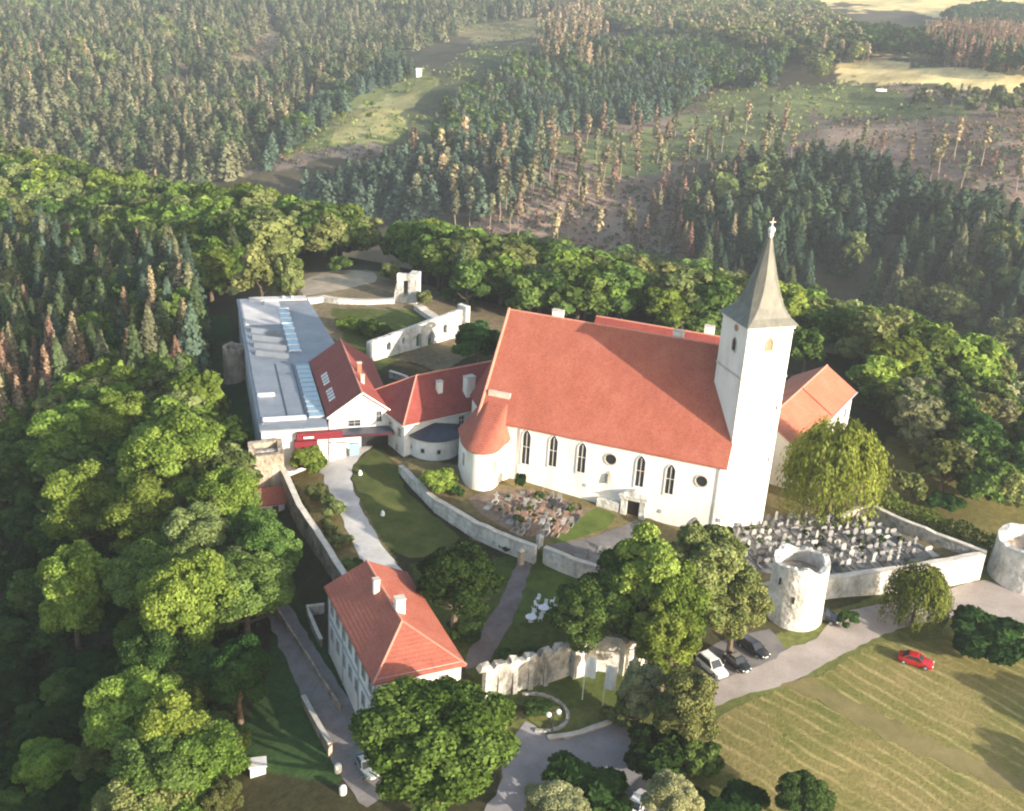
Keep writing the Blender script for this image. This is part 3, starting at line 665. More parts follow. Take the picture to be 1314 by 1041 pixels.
mb = MB(); mb.cyl(rc, 4.75, 4.75, 3.45, 3.62, 28); mb.cyl(rc, 4.75, .3, 3.62, 4.7, 28); mb.build('roof', NAVY, rb)
for deg in (215, 250, 285):
    t0 = R(deg); fr_ = Fr(rc[0] + 4.28 * math.cos(t0), rc[1] + 4.28 * math.sin(t0), deg + 90); window(rb, fr_.side(0, 0, 'f'), rect(0, 1.2, .55, .7), COPE, GLASS, .1, bars=False)

# ------------------------------------------------------------------ museum: red gabled house and the long flat zinc roofed wing
MF = Fr(-39.0, 160.7, 17)
rh = thing('gabled_house', 'white gabled house with dark red roof and rows of small roof windows', 'house', (*MF(16, 12, -1)[:2], -1))
gabled_walls(MF, 10.9, 21.6, 2.6, 28, -3, 5.5, 9.2, 'v').build('wall', PLASTER2, rh)
o, t = roof_on(rh, MF, 10.9, 21.6, 2.6, 28, 5.5, 9.3, TILE_DK, ov=.3, axis='v')
RS = lambda a, d, z: MF(10.9 + z * 5.35, a, 5.5 + z * 3.8 + .02 + d)    # along the left slope, z from eave (0) to ridge (1)
for k in range(8):
    a = 18.6 - (k % 4) * 1.25 - (k // 4) * 7.0
    fm = MB(); c_ = [(a - .3, .12), (a + .3, .12), (a + .3, .3), (a - .3, .3)]
    fm.hull([RS(p[0], -.1, p[1]) for p in c_], [RS(p[0], .13, p[1]) for p in c_]); fo = fm.build('roof_window', WHITE, o)
    gl = MB(); c_ = [(a - .2, .145), (a + .2, .145), (a + .2, .275), (a - .2, .275)]; gl.hull([RS(p[0], .1, p[1]) for p in c_], [RS(p[0], .15, p[1]) for p in c_]); gl.build('pane', SKYL, fo)
chimney(o, MF, 17.4, 13.5, 7.5, 10.3, .7, .6, TILE_OR); chimney(o, MF, 17.2, 8.6, 7.6, 10.0, .6, .5, COPE)
S = MF.side(0, 2.6, 'f')
window(rh, S, rect(15.0, 3.6, 1.9, 1.0), GREYP, GLASS, .12); window(rh, S, rect(19.0, 4.2, .7, 1.7), GREYP, GLASS, .12)
vg = MB(); vg.tube(MF(10.5, 2.35, 5.25), MF(16.25, 2.35, 9.4), .13); vg.tube(MF(16.25, 2.35, 9.4), MF(22.0, 2.35, 5.25), .13); vg.build('verge', WHITE, rh)
mu = thing('museum_wing', 'long flat zinc roofed museum wing with skylights and red entrance front', 'museum', (*MF(6, 30, -3)[:2], -3))
mp = [(0, 0), (10.4, 0), (10.4, 28.6), (16.6, 30.5), (16.6, 36), (14.2, 67), (0, 66.6)]
mb = MB(); mb.prism([MF(u, v, 0)[:2] for u, v in mp], -7, 4.75); mb.build('wall', noisy('pale_render', [(.3, (.45, .43, .42)), (.7, (.62, .59, .57))], .3, 4), mu)
mb = MB(); mb.prism([MF(u + (-.25 if u < 1 else .0), v + (-.2 if v < 1 else .2 if v > 60 else 0), 0)[:2] for u, v in mp], 4.75, 5.0); zr = mb.build('roof', ZINC, mu)
mb = MB(); MF.box(mb, .3, 8.2, 50, 66.2, 5.0, 5.15); mb.build('roof_panel', ZINC_LT, zr)
mb = MB(); MF.box(mb, 2.2, 14, 64.2, 66.6, 5.15, 5.4); mb.build('parapet', ZINC_LT, zr)
mb = MB(); MF.box(mb, 7.9, 10.3, 3.5, 27, 5.0, 5.3); gb_ = mb.build('skylight', SKYL, zr)
mb = MB()
for k in range(12): MF.box(mb, 7.8, 10.35, 3.4 + k * 2.1, 3.55 + k * 2.1, 5.05, 5.38)
mb.build('glazing_bar', GREYP, gb_)
mb = MB(); MF.box(mb, 7.6, 9.6, 34, 60, 5.0, 5.25); sk2 = mb.build('skylight', SKYL, zr)
mb = MB()
for k in range(9): MF.box(mb, 7.5, 9.7, 34 + k * 3.1, 34.25 + k * 3.1, 5.05, 5.34)
mb.build('glazing_bar', WHITE, sk2)
for k in range(4):   # slanting sheds
    v = 30.5 + k * 4.2; mb = MB()
    mb.hull([MF(1.3, v + 2.6, 5.0), MF(7.2, v, 5.0), MF(7.2, v + 1.6, 5.0), MF(1.3, v + 4.0, 5.0)], [MF(1.4, v + 2.8, 5.9), MF(7.1, v + .2, 5.9), MF(7.1, v + .5, 5.95), MF(1.4, v + 3.1, 5.95)])
    sh = mb.build('roof_shed', ZINC, zr); mb = MB(); mb.poly([MF(1.6, v + 2.68, 5.2), MF(6.9, v + .18, 5.2), MF(6.9, v + .28, 5.8), MF(1.6, v + 2.78, 5.8)]); 
for a, b, u0, u1 in ((3.2, 3.9, .5, 7.3), (13.5, 14.1, .4, 3.2)):
    mb = MB(); MF.box(mb, u0, u1, a, b, 5.0, 5.45); mb.build('roof_upstand', WHITE, zr)
mb = MB(); MF.box(mb, 4.4, 4.55, 5, 28, 5.0, 5.1); MF.box(mb, 7.3, 7.45, 5, 28, 5.0, 5.12); mb.build('seam', DARK, zr)
mb = MB(); MF.box(mb, .2, .6, 2, 64, 5.0, 5.2); mb.build('parapet', ZINC, zr)
for u, v in ((9.2, 65.3), (11.0, 65.3), (5, 62)):
    mb = MB(); mb.cyl(MF(u, v, 0)[:2], .45, .3, 5.1, 5.9, 10); mb.build('vent', GREYP, zr)
# entrance
fm = MB(); MF.box(fm, 5.4, 12.6, -1.0, -.02, 3.2, 4.4); fm.build('entrance_fascia', REDP, mu)
fm = MB(); MF.box(fm, 12.6, 21.0, -.5, 2.5, 3.0, 3.3); fm.build('canopy', plain('dark_red_panel', (.07, .01, .016), .5), mu)
fm = MB(); MF.box(fm, 12.6, 20.8, -.3, 2.3, 3.31, 3.4); fm.build('canopy_deck', NAVY, mu)
fm = MB(); MF.box(fm, 5.0, 8.6, -.95, -.02, -1.6, 3.0); fm.build('red_wall', REDP, mu)
S = MF.side(0, -.02, 'f')
fm = MB(); panel(fm, S, rect(11.9, -1.4, 2.6, 3.3), 0, .1); do = fm.build('entrance_door', WHITE, mu)
fm = MB(); panel(fm, S, rect(14.6, -1.4, 1.6, 3.1), -.3, .12); fm.build('glass_screen', SKYL, mu)
fm = MB(); MF.box(fm, 16.2, 21.2, 2.42, 2.58, -2, 2.6); fm.build('glass_front', GLASS, mu)
sg = MB(); panel(sg, S, rect(7.2, 3.6, 1.6, .3), 1.2, 1.24); sg.build('sign_panel', WHITE, mu)

# scrub and felling waste on the far clearings
def scrub(name, tag_, mat, n_, size):
    k_ = np.zeros(GX.shape, int)
    for kk, poly, c in ZONES:
        s_ = inpoly(_px + nx * 3, _py + ny * 2, poly) & (RR > 400) & (GZ > -90); k_[s_] = {'c': 1, 'm': 2, 'f': 0}[kk]
    i, j = np.where((k_ == tag_) & (RR < 1500)); w_ = (RR[i, j] ** 2) * (vnoise(GX[i, j], GY[i, j], 24) + .55).clip(.02); w_ /= w_.sum()
    q = rng.choice(len(i), n_, p=w_); x = GX[i[q], j[q]] + rng.normal(0, 2.5, n_); y = GY[i[q], j[q]] + rng.normal(0, 2.5, n_); z = g(x, y)
    m_ = 5; P = np.repeat(np.stack([x, y, z], -1), m_, 0); sc_ = np.repeat(rng.uniform(.4, 1.0, n_) ** 2 * size + .35, m_); d = rng.normal(size=P.shape); d /= np.linalg.norm(d, axis=1)[:, None]; d[:, 2] = abs(d[:, 2])
    P = P + d * sc_[:, None] * [.8, .8, .8]; N = d + rng.normal(size=d.shape) * .4; N /= np.linalg.norm(N, axis=1)[:, None]; V, Fq = quad_cloud(P, N, sc_ * .55)
    o = link(bpy.data.objects.new(name, npmesh(name, V, Fq, np.clip(np.repeat(rng.random(n_), m_) + rng.normal(0, .15, len(P)), 0, 1), (mat,)))); setp(o, kind='stuff')
def run_scrub():
    scrub('clearing_scrub', 2, FO_, 5200, 1.5); scrub('felling_brush', 1, FTB, 5200, 1.2); scrub('clearing_seedlings', 1, FS, 2200, 1.6)

# ------------------------------------------------------------------ house at the south gate
HF = Fr(-13.0, 101.4, 24.8)
hs = thing('gatehouse', 'tall white house with red hipped roof and two white chimneys beside the big leafy tree', 'house', (*HF(5, 10, -6.5)[:2], -6.5))
gabled_walls(HF, 0, 10, 0, 19.8, -9.5, 3.6, 6.0, 'v', (0, 1)).build('wall', PLASTER2, hs)
o, t = roof_on(hs, HF, 0, 10, 0, 19.8, 3.6, 6.1, TILE, ov=.45, hip0=6.2, axis='v')
chimney(o, HF, 5.5, 8.6, 5.0, 7.6, 1.1, .9); chimney(o, HF, 4.2, 13.6, 4.6, 7.4, .7, .7)
SL = HF.side(0, 0, 'l'); S = HF.side(0, 0, 'f'); SR = HF.side(10, 0, 'r')
for k in range(7):
    a = 1.8 + k * 2.7; window(hs, SL, rect(a, .7, .95, 1.6), GREYP, GLASS, .12); window(hs, SL, rect(a, -3.2, .95, 1.6), GREYP, GLASS, .12)
    window(hs, SR, rect(a, .7, .95, 1.6), GREYP, GLASS, .12)
for k in range(3): window(hs, S, rect(2 + k * 3, .7, .95, 1.6), GREYP, GLASS, .12); window(hs, S, rect(2 + k * 3, -3.2, .95, 1.6), GREYP, GLASS, .12)
bd = MB(); HF.box(bd, -.1, -.005, 0, 19.8, -.75, -.45); bd.build('string_course', GREYP, hs)
for v in (.2, 6.6, 13.2, 19.6):
    ps = MB(); HF.box(ps, -.08, -.006, v - .15, v + .15, -9, 3.3); ps.build('pilaster', GREYP, hs)

# ------------------------------------------------------------------ walls
def U(px, py, z): return unp(px, py, z)
def wall(name, label, pts, mat, th=.8, base=None, cope=True, cat='wall', group=None, notch=None):
    """wall along points (photo x, photo y, top height); its foot goes down to the lower ground on either side"""
    P = [U(*q) for q in pts]; out = []
    for a, b in zip(P[:-1], P[1:]):
        n_ = max(1, int(np.linalg.norm((b - a)[:2]) / 1.6))
        for k in range(n_): out.append(a + (b - a) * k / n_)
    out.append(P[-1]); out = np.array(out); n_ = len(out)
    root = thing(name, label, cat, (out[n_ // 2][0], out[n_ // 2][1], base if base is not None else gz(out[n_ // 2][0], out[n_ // 2][1])), group)
    d = np.gradient(out[:, :2], axis=0); d /= np.linalg.norm(d, axis=1)[:, None] + 1e-9; nr = np.stack([-d[:, 1], d[:, 0]], 1)
    L_ = out[:, :2] + nr * th / 2; R_ = out[:, :2] - nr * th / 2; zt = out[:, 2] + rng.normal(0, .07, n_)
    if notch: zt = zt + np.array([notch if (k // 2) % 2 else 0 for k in range(n_)])
    zb = np.minimum(g(L_[:, 0] + nr[:, 0] * 1.5, L_[:, 1] + nr[:, 1] * 1.5), g(R_[:, 0] - nr[:, 0] * 1.5, R_[:, 1] - nr[:, 1] * 1.5)) - .6
    if base is not None: zb = np.minimum(zb, base)
    mb = MB()
    def strip(Lw, Rw, z0, z1):
        i = len(mb.v); 
        for k in range(n_): mb.v += [(*Lw[k], z0[k]), (*Lw[k], z1[k]), (*Rw[k], z1[k]), (*Rw[k], z0[k])]
        for k in range(n_ - 1):
            a = i + 4 * k; b = a + 4
            mb.f.extend([(a, a + 1, b + 1, b), (a + 1, a + 2, b + 2, b + 1), (a + 2, a + 3, b + 3, b + 2)])
        mb.f.extend([(i, i + 3, i + 2, i + 1), (i + 4 * n_ - 4, i + 4 * n_ - 3, i + 4 * n_ - 2, i + 4 * n_ - 1)])
    strip(L_, R_, zb, zt); mb.build('masonry', mat, root)
    if cope:
        mb = MB(); strip(out[:, :2] + nr * (th / 2 + .07), out[:, :2] - nr * (th / 2 + .07), zt + .004, zt + .17); mb.build('coping', COPE, root)
    return root, out
wall('retaining_wall', 'grey curving retaining wall beside the oval lawn, below the round chapel', [(514,598,.3),(530,614,.35),(560,641,.35),(612,671,.2),(648,687,0),(688,702,-.2)], STONE_W, .7)
wall('churchyard_wall', 'pale straight churchyard wall above the small lower lawn', [(699,703,-.4),(720,712,-.5),(752,723,-.6),(783,732,-.7)], STONE_W, .7)
wall('churchyard_wall', 'churchyard wall mostly hidden behind the tall tree group', [(790,735,-1),(850,752,-1),(930,760,-1),(990,750,-.8)], STONE_W, .7)
wall('terrace_wall', 'long white sunlit wall from the near round tower toward the far one', [(1048,744,-.9),(1085,738,-.8),(1130,733,-.8),(1190,724,-.8),(1262,711,-.8)], STONE_W, .9)
wall('graveyard_wall', 'grey wall at the back of the graveyard, with the long hedge behind', [(1266,709,-.6),(1215,690,-.3),(1160,668,0),(1122,651,.1)], STONE, .6)
wall('graveyard_wall', 'low brown wall at the near side of the willow tree', [(1118,650,-.2),(1098,652,-.6),(1080,664,-1.0)], STONE_D, .5)
for (x, y, lab) in ((692, 688, 'slim pale gate pier on the churchyard corner by the graves'), (668, 706, 'slim brown brick gate pier beside the cobbled path')):
    b = AT(x, y + 18, 0); gp = thing('gate_pier', lab, 'gate pier', b)
    mb = MB(); f_ = Fr(b[0], b[1], 30); f_.box(mb, -.35, .35, -.35, .35, b[2] - .5, b[2] + 2.2); mb.build('shaft', STONE_D if x < 680 else STONE_W, gp)
    mb = MB(); mb.hull([f_(u, v, b[2] + 2.2) for u, v in ((-.45, -.45), (.45, -.45), (.45, .45), (-.45, .45))], [f_(u, v, b[2] + 2.6) for u, v in ((-.1, -.1), (.1, -.1), (.1, .1), (-.1, .1))]); mb.build('cap', COPE, gp)
# old defence wall with uneven crest
cw_, co_ = wall('defence_wall', 'tall weathered grey stone wall with a lumpy crest, between red house and flags', [(622,858,-.9),(660,848,-.9),(700,838,-.9),(736,826,-.9)], STONE_O, .9, None, False)
for k in range(9):
    p = co_[min(len(co_) - 1, int(k * (len(co_) - 1) / 8))]; mb = MB(); f_ = Fr(p[0], p[1], 27)
    q = random.uniform; w0 = q(.5, .95); mb.hull([f_(-w0, -.53, -1.0), f_(w0, -.53, -1.0), f_(w0, .53, -1.0), f_(-w0, .53, -1.0)], [f_(-w0 * .6, -.4, q(-.7, -.2)), f_(w0 * .7, -.4, q(-.7, -.2)), f_(w0 * .6, .4, q(-.6, -.2)), f_(-w0 * .7, .4, q(-.6, -.2))])
    mb.build('crest_block', STONE_O, cw_)
for k in range(1, 5):
    p = co_[int(k * (len(co_) - 1) / 5)]; mb = MB(); f_ = Fr(p[0], p[1], 27)
    mb.hull([f_(-.3, -.95, -8), f_(.3, -.95, -8), f_(.3, -.44, -8), f_(-.3, -.44, -8)], [f_(-.3, -.6, -2.4), f_(.3, -.6, -2.4), f_(.3, -.44, -1.9), f_(-.3, -.44, -1.9)]); mb.build('buttress_or_shade_block', STONE_O, cw_)
wall('defence_wall', 'bright sunlit stretch of pale wall behind the two white flags', [(737,824,-.1),(770,813,0),(798,818,-.3),(806,826,-.8)], STONE_W, 1.0)
wall('defence_wall', 'low white wall leading from the flags in behind the trees', [(806,828,-2.4),(826,822,-2.5),(850,822,-2.6)], STONE_W, .8)
b = AT(822, 850); gp = thing('gate_pillar', 'white gate pillar with a pointed cap among the trees right of the flags', 'gate pillar', b)
mb = MB(); f_ = Fr(b[0], b[1], 20); f_.box(mb, -.6, .6, -.6, .6, b[2] - .5, b[2] + 2.6); mb.build('shaft', PLASTER, gp)
mb = MB(); f_.box(mb, -.75, .75, -.75, .75, b[2] + 2.6, b[2] + 2.8); mb.hull([f_(u, v, b[2] + 2.8) for u, v in ((-.6, -.6), (.6, -.6), (.6, .6), (-.6, .6))], [f_(u, v, b[2] + 4.0) for u, v in ((-.1, -.1), (.1, -.1), (.1, .1), (-.1, .1))]); mb.build('cap', PLASTER, gp)
wall('garden_wall', 'thin long old wall running from the square ruin down to the red roofed house', [(356,590,.6),(368,612,.2),(384,648,-.4),(412,690,-1.2),(447,746,-2.4)], STONE_D, .75)
wall('yard_wall', 'little low yard wall at the back left corner of the red roofed house', [(416,776,-4.6),(394,779,-5),(402,800,-5.2),(412,822,-5.4)], STONE, .35)
wall('bank_wall', 'short pale low wall along the edge of the grey path by the dark lawn', [(389,893,-6.4),(397,908,-6.4),(408,928,-6.3),(424,955,-6.2)], STONE_D, .45)
wall('bank_wall', 'long low wall between the two tracks left of the red roofed house', [(352,775,-6.4),(382,820,-6.3),(412,868,-6.2),(436,905,-6.1)], STONE_D, .3, cope=False)
wall('kerb_wall', 'low stone kerb wall along the road in front of the flags', [(703,946,-5.9),(728,944,-5.9),(760,934,-5.9),(795,922,-5.9)], STONE, .5)
wall('terrace_edge', 'low sandy retaining wall behind the courtyard garden, left of the tall ruin', [(384,384,.2),(415,381,.3),(436,384,.4),(470,386,.3),(506,384,.4)], STONE_W, 1.2)
wall('terrace_edge', 'sandy stone bank wall to the right of the tall ruin', [(536,392,.3),(560,408,.2),(548,428,0)], STONE_W, 2.0)
# oval planter by the gate arch
c = AT(690, 915); pp = []
for k in range(15):
    t = R(-95 + k * 15.5); pp.append((c[0] + 3.6 * math.cos(t), c[1] + 3.0 * math.sin(t)))
root = thing('planter_wall', 'low curved stone kerb round the dark planting bed below the defence wall', 'kerb', c)
mb = MB()
for a, b in zip(pp[:-1], pp[1:]):
    an_ = math.degrees(math.atan2(b[1] - a[1], b[0] - a[0])); f_ = Fr(a[0], a[1], an_); L0 = math.hypot(b[0] - a[0], b[1] - a[1]); z_ = gz(*a)
    mb.hull([f_(0, -.2, z_ - .5), f_(L0, -.2, z_ - .5), f_(L0, .2, z_ - .5), f_(0, .2, z_ - .5)], [f_(0, -.2, z_ + .3), f_(L0, -.2, z_ + .3), f_(L0, .2, z_ + .3), f_(0, .2, z_ + .3)])
mb.build('kerb', STONE_O, root)

# ------------------------------------------------------------------ towers and ruins
def round_tower(name, label, c, r, z0, z1, mat, rough=.35, th=.9, slots=(), n=36):
    root = thing(name, label, 'tower', (c[0], c[1], z0 + .6))
    mb = MB(); A = [2 * math.pi * k / n for k in range(n)]
    zt = [z1 + rough * (math.sin(3 * t + 1) * .5 + math.sin(7 * t) * .3 + random.uniform(-.3, .3)) for t in A]
    rows = [[(c[0] + r * 1.06 * math.cos(t), c[1] + r * 1.06 * math.sin(t), z0 - .5) for t in A], [(c[0] + r * math.cos(t), c[1] + r * math.sin(t), z0 + (z1 - z0) * .55) for t in A],
            [(c[0] + r * .985 * math.cos(t), c[1] + r * .985 * math.sin(t), z) for t, z in zip(A, zt)], [(c[0] + (r - th) * math.cos(t), c[1] + (r - th) * math.sin(t), z - .05) for t, z in zip(A, zt)],
            [(c[0] + (r - th) * math.cos(t), c[1] + (r - th) * math.sin(t), z1 - 2.2) for t in A]]
    i = 0; mb.v = [p for q in rows for p in q]
    for j in range(4):
        for k in range(n): mb.f.append((j * n + k, j * n + (k + 1) % n, (j + 1) * n + (k + 1) % n, (j + 1) * n + k))
    mb.build('shell', mat, root)
    fl = MB(); fl.cyl(c, r - th + .01, r - th + .01, z1 - 2.6, z1 - 2.0, n); fl.build('floor', STONE_D, root)
    for deg, z in slots:
        t = R(deg); f_ = Fr(c[0] + r * math.cos(t), c[1] + r * math.sin(t), deg + 90); s_ = MB(); panel(s_, f_.side(0, 0, 'f'), rect(0, z, .35, 1.0), -.3, .05); s_.build('slit_window', DARK, root)
    return root
round_tower('round_tower', 'white round stone tower with open hollow top beside the tall tree group', (40.0, 131.9), 3.75, -5.6, 4.4, STONE_W, .5, .8, ((250, -.5), (215, 1.5)))
round_tower('round_tower', 'broad squat white round tower at the end of the terrace wall', (78.2, 146.8), 5.5, -5.6, 1.2, STONE_W, .35, 1.1, ((240, -3),))
round_tower('round_tower', 'small brown round stub tower against the side of the zinc roofed wing', (-54.6, 205.6), 2.35, -7.5, 1.6, STONE_D, .4, .7)
sf = Fr(-39.6, 154.9, 16)
sq_ = thing('square_ruin', 'square brown roofless stone tower ruin at the head of the thin garden wall', 'ruin', (*sf(2.5, 2, -5)[:2], -5))
mb = MB(); o4 = [(0, 0), (5.2, 0), (5.2, 4.4), (0, 4.4)]; i4 = [(.9, .9), (4.4, .9), (4.4, 3.6), (.9, 3.6)]; zt = [3.0, 3.3, 3.9, 3.6]
B = [sf(u, v, -7) for u, v in o4]; T = [sf(u, v, z) for (u, v), z in zip(o4, zt)]; I = [sf(u, v, z - .05) for (u, v), z in zip(i4, zt)]; D = [sf(u, v, 2.2) for u, v in i4]
for k in range(4):
    k2 = (k + 1) % 4; mb.poly([B[k], B[k2], T[k2], T[k]]); mb.poly([T[k], T[k2], I[k2], I[k]]); mb.poly([I[k], I[k2], D[k2], D[k]])
mb.build('wall', STONE_D, sq_); mb = MB(); mb.poly([sf(u, v, 2.25) for u, v in ((.85, .85), (4.45, .85), (4.45, 3.65), (.85, 3.65))]); mb.build('floor', DIRT, sq_)
mb = MB(); sf.box(mb, .95, 4.3, 1.7, 2.5, 2.26, 3.1); mb.build('cross_wall', STONE, sq_)
# tall fragment of a gate with an opening
b = AT(519, 389); nf = Fr(b[0] - 1.9, b[1] + .6, -12)
rn = thing('ruin_fragment', 'tall narrow pale ruin fragment with an opening, standing alone behind the courtyard', 'ruin', b)
mb = MB(); nf.box(mb, 0, 1.4, 0, 1.2, b[2] - 1, b[2] + 6.6); mb.hull([nf(-.9, .1, b[2] - 1), nf(0, .1, b[2] - 1), nf(0, 1.1, b[2] - 1), nf(-.9, 1.1, b[2] - 1)], [nf(-.2, .1, b[2] + 4), nf(0, .1, b[2] + 4.4), nf(0, 1.1, b[2] + 4.4), nf(-.2, 1.1, b[2] + 4)]); mb.build('pier', STONE_W, rn)
mb = MB(); nf.box(mb, 2.7, 4.7, 0, 3.2, b[2] - 1, b[2] + 6.9); mb.build('pier', STONE_W, rn)
mb = MB(); nf.box(mb, 1.4, 2.7, .1, 1.1, b[2] + 5.2, b[2] + 6.7); mb.build('lintel', STONE_W, rn)
mb = MB(); nf.box(mb, 1.4, 2.7, .1, 1.1, b[2] - 1, b[2] + 1.3); mb.build('sill', STONE_W, rn)
# ruined nave wall with window holes
a = np.array([-28.6, 208.0]); e = np.array([-11.6, 227.2]); an_ = math.degrees(math.atan2(*(e - a)[::-1])); vf = Fr(*a, an_); VL = float(np.linalg.norm(e - a))
rv = thing('ruined_wall', 'long roofless ruined stone wall with dark arched openings behind the courtyard', 'ruin', (*vf(VL / 2, 0, -1)[:2], -1.2))
def holes_wall(fr, L0, z0, ztop, th, holes):
    """wall with pointed holes: columns between holes plus the stretches over and under each"""
    mb = MB(); xs = [0]; 
    for c_, w__, a0, a1 in holes: xs += [c_ - w__ / 2, c_ + w__ / 2]
    xs.append(L0); zt = lambda x: ztop[0] + (ztop[1] - ztop[0]) * x / L0
    def blk(x0, x1, lo0, lo1, hi0, hi1): mb.hull([fr(x0, 0, lo0), fr(x1, 0, lo1), fr(x1, th, lo1), fr(x0, th, lo0)], [fr(x0, 0, hi0), fr(x1, 0, hi1), fr(x1, th, hi1), fr(x0, th, hi0)])
    for k in range(0, len(xs), 2):
        n_ = max(1, int((xs[k + 1] - xs[k]) / 1.5))
        for j in range(n_):
            x0 = xs[k] + (xs[k + 1] - xs[k]) * j / n_; x1 = xs[k] + (xs[k + 1] - xs[k]) * (j + 1) / n_; blk(x0, x1, z0, z0, zt(x0) + random.uniform(-.1, .1), zt(x1) + random.uniform(-.1, .1))
    for c_, w__, a0, a1 in holes:
        blk(c_ - w__ / 2, c_, a1 - w__ * .45, a1, zt(c_), zt(c_)); blk(c_, c_ + w__ / 2, a1, a1 - w__ * .45, zt(c_), zt(c_))
        if a0 > z0 + .1: blk(c_ - w__ / 2, c_ + w__ / 2, z0, z0, a0, a0)
    return mb
holes_wall(vf, VL, -2.5, (3.2, 4.8), .9, [(5.0, 1.1, .4, 2.3), (9.0, .9, .8, 2.4), (13.2, 1.5, -.8, 2.4), (16.6, 1.7, -1.4, 2.0), (20.6, 1.2, .6, 2.8)]).build('masonry', STONE_W, rv)
mb = MB(); vf.box(mb, VL + .003, VL + 1.2, -1.0, 1.6, -3, 5.6); mb.build('end_pier', STONE_W, rv)
wall('cloister_wall', 'low pale wall stub beside the ruined wall, behind the convent roof', [(500,477,.5),(520,483,.5),(526,487,.5)], STONE, .5)
# shed with red roof by the garden wall
b = AT(347, 655); hf = Fr(b[0], b[1], 20)
sh = thing('shed', 'small shed with a red mono pitch roof below the old garden wall', 'shed', b)
mb = MB(); mb.hull([hf(u, v, b[2] - 1.5) for u, v in ((-2, -1.5), (2, -1.5), (2, 1.5), (-2, 1.5))], [hf(-2, -1.5, b[2] + 1.9), hf(2, -1.5, b[2] + 1.9), hf(2, 1.5, b[2] + 2.8), hf(-2, 1.5, b[2] + 2.8)]); mb.build('wall', PLASTER2, sh)
mb = MB(); mb.hull([hf(-2.3, -1.9, b[2] + 1.84), hf(2.3, -1.9, b[2] + 1.84), hf(2.3, 1.8, b[2] + 2.95), hf(-2.3, 1.8, b[2] + 2.95)], [hf(-2.3, -1.9, b[2] + 2.0), hf(2.3, -1.9, b[2] + 2.0), hf(2.3, 1.8, b[2] + 3.1), hf(-2.3, 1.8, b[2] + 3.1)]); mb.build('roof', TILE, sh)
mb = MB(); panel(mb, hf.side(0, -1.5, 'f'), rect(.6, b[2] - .4, .9, 1.9), 0, .06); mb.build('door', WOOD, sh)

# ------------------------------------------------------------------ cars
def car(label, c, deg, paint, L0=4.3, W0=1.78, H0=1.45, group=None, estate=False):
    z0 = c[2]; root = thing('parked_car', label, 'car', c, group); f_ = Fr(c[0], c[1], deg)
    P = lambda a, s_, z: f_(a * L0, s_ * W0 / 2, z0 + z)
    body = MB()    # sections from nose (+.5) to tail (-.5): (station, half width, sill, shoulder height)
    sec = [(.5, .78, .32, .58), (.47, .9, .22, .68), (.36, .98, .2, .78), (.2, 1.0, .2, .9), (-.1, 1.0, .2, .93), (-.36, 1.0, .2, .96), (-.47, .93, .24, .95), (-.5, .82, .34, .85)]
    rows = []
    for a, w2, s0, s1 in sec:
        rows.append([P(a, -w2 * .92, s0), P(a, -w2, s0 + (s1 - s0) * .5), P(a, -w2 * .94, s1), P(a, 0, s1 + .05), P(a, w2 * .94, s1), P(a, w2, s0 + (s1 - s0) * .5), P(a, w2 * .92, s0)])
    body.v = [p for r_ in rows for p in r_]
    for j in range(len(rows) - 1):
        for k in range(7): body.f.append((j * 7 + k, j * 7 + (k + 1) % 7, (j + 1) * 7 + (k + 1) % 7, (j + 1) * 7 + k))
    body.f.append(tuple(range(7))); body.f.append(tuple(range(len(body.v) - 1, len(body.v) - 8, -1)))
    bo = body.build('body', paint, root)
    rb = -.44 if estate else -.3; rt_ = -.4 if estate else -.2
    cb = MB(); cb.hull([P(.22, -.9, .88), P(.22, .9, .88), P(-.45 if estate else -.4, .9, .93), P(-.45 if estate else -.4, -.9, .93)], [P(.06, -.74, H0 - .03), P(.06, .74, H0 - .03), P(rt_, .74, H0 - .03), P(rt_, -.74, H0 - .03)])
    cb.build('windows', GLASS, root)
    rf = MB(); rf.hull([P(.07, -.77, H0 - .05), P(.07, .77, H0 - .05), P(rt_ - .02, .77, H0 - .05), P(rt_ - .02, -.77, H0 - .05)], [P(.03, -.66, H0 + .03), P(.03, .66, H0 + .03), P(rt_ + .02, .66, H0 + .03), P(rt_ + .02, -.66, H0 + .03)]); rf.build('roof', paint, root)
    for s_ in (-1, 1):
        for a, b_ in (((.22, .06)), ((rb - .06, rt_))):
            pl = MB(); pl.tube(P(a, s_ * .9, .9), P(b_, s_ * .76, H0 - .02), .05, n=5); pl.build('pillar', paint, root)
        for a in (.31, -.31):
            wh = MB(); q = P(a, s_ * .93, .32); ax = Vector((*f_.v, 0)) * .11; wh.tube(Vector(q) - ax, Vector(q) + ax, .32, n=14); wo = wh.build('wheel', DARK, root)
            hb = MB(); hb.tube(Vector(q) + ax * s_ * .6, Vector(q) + ax * s_ * 1.08, .19, n=10); hb.build('rim', GREYP, wo)
        hl = MB(); hl.ball(P(.475, s_ * .68, .6), .13, 8, .7); hl.build('headlight', WHITE, root)
        tl = MB(); tl.ball(P(-.485, s_ * .74, .75), .11, 8, 1); tl.build('tail_light', REDP, root)
        mi = MB(); mi.ball(P(.19, s_ * 1.06, .98), .1, 6); mi.build('mirror', paint, root)
    pl = MB(); q = P(.502, 0, .42); f2 = Fr(q[0], q[1], deg + 90); f2.box(pl, -.26, .26, -.02, .02, z0 + .36, z0 + .5); pl.build('number_plate', WHITE, root)
    return root
def paint(name, c): 
    m_ = plain(name, c, .22, 0, .6); m_.node_tree.nodes['Principled BSDF'].inputs['Coat Weight'].default_value = .6; return m_
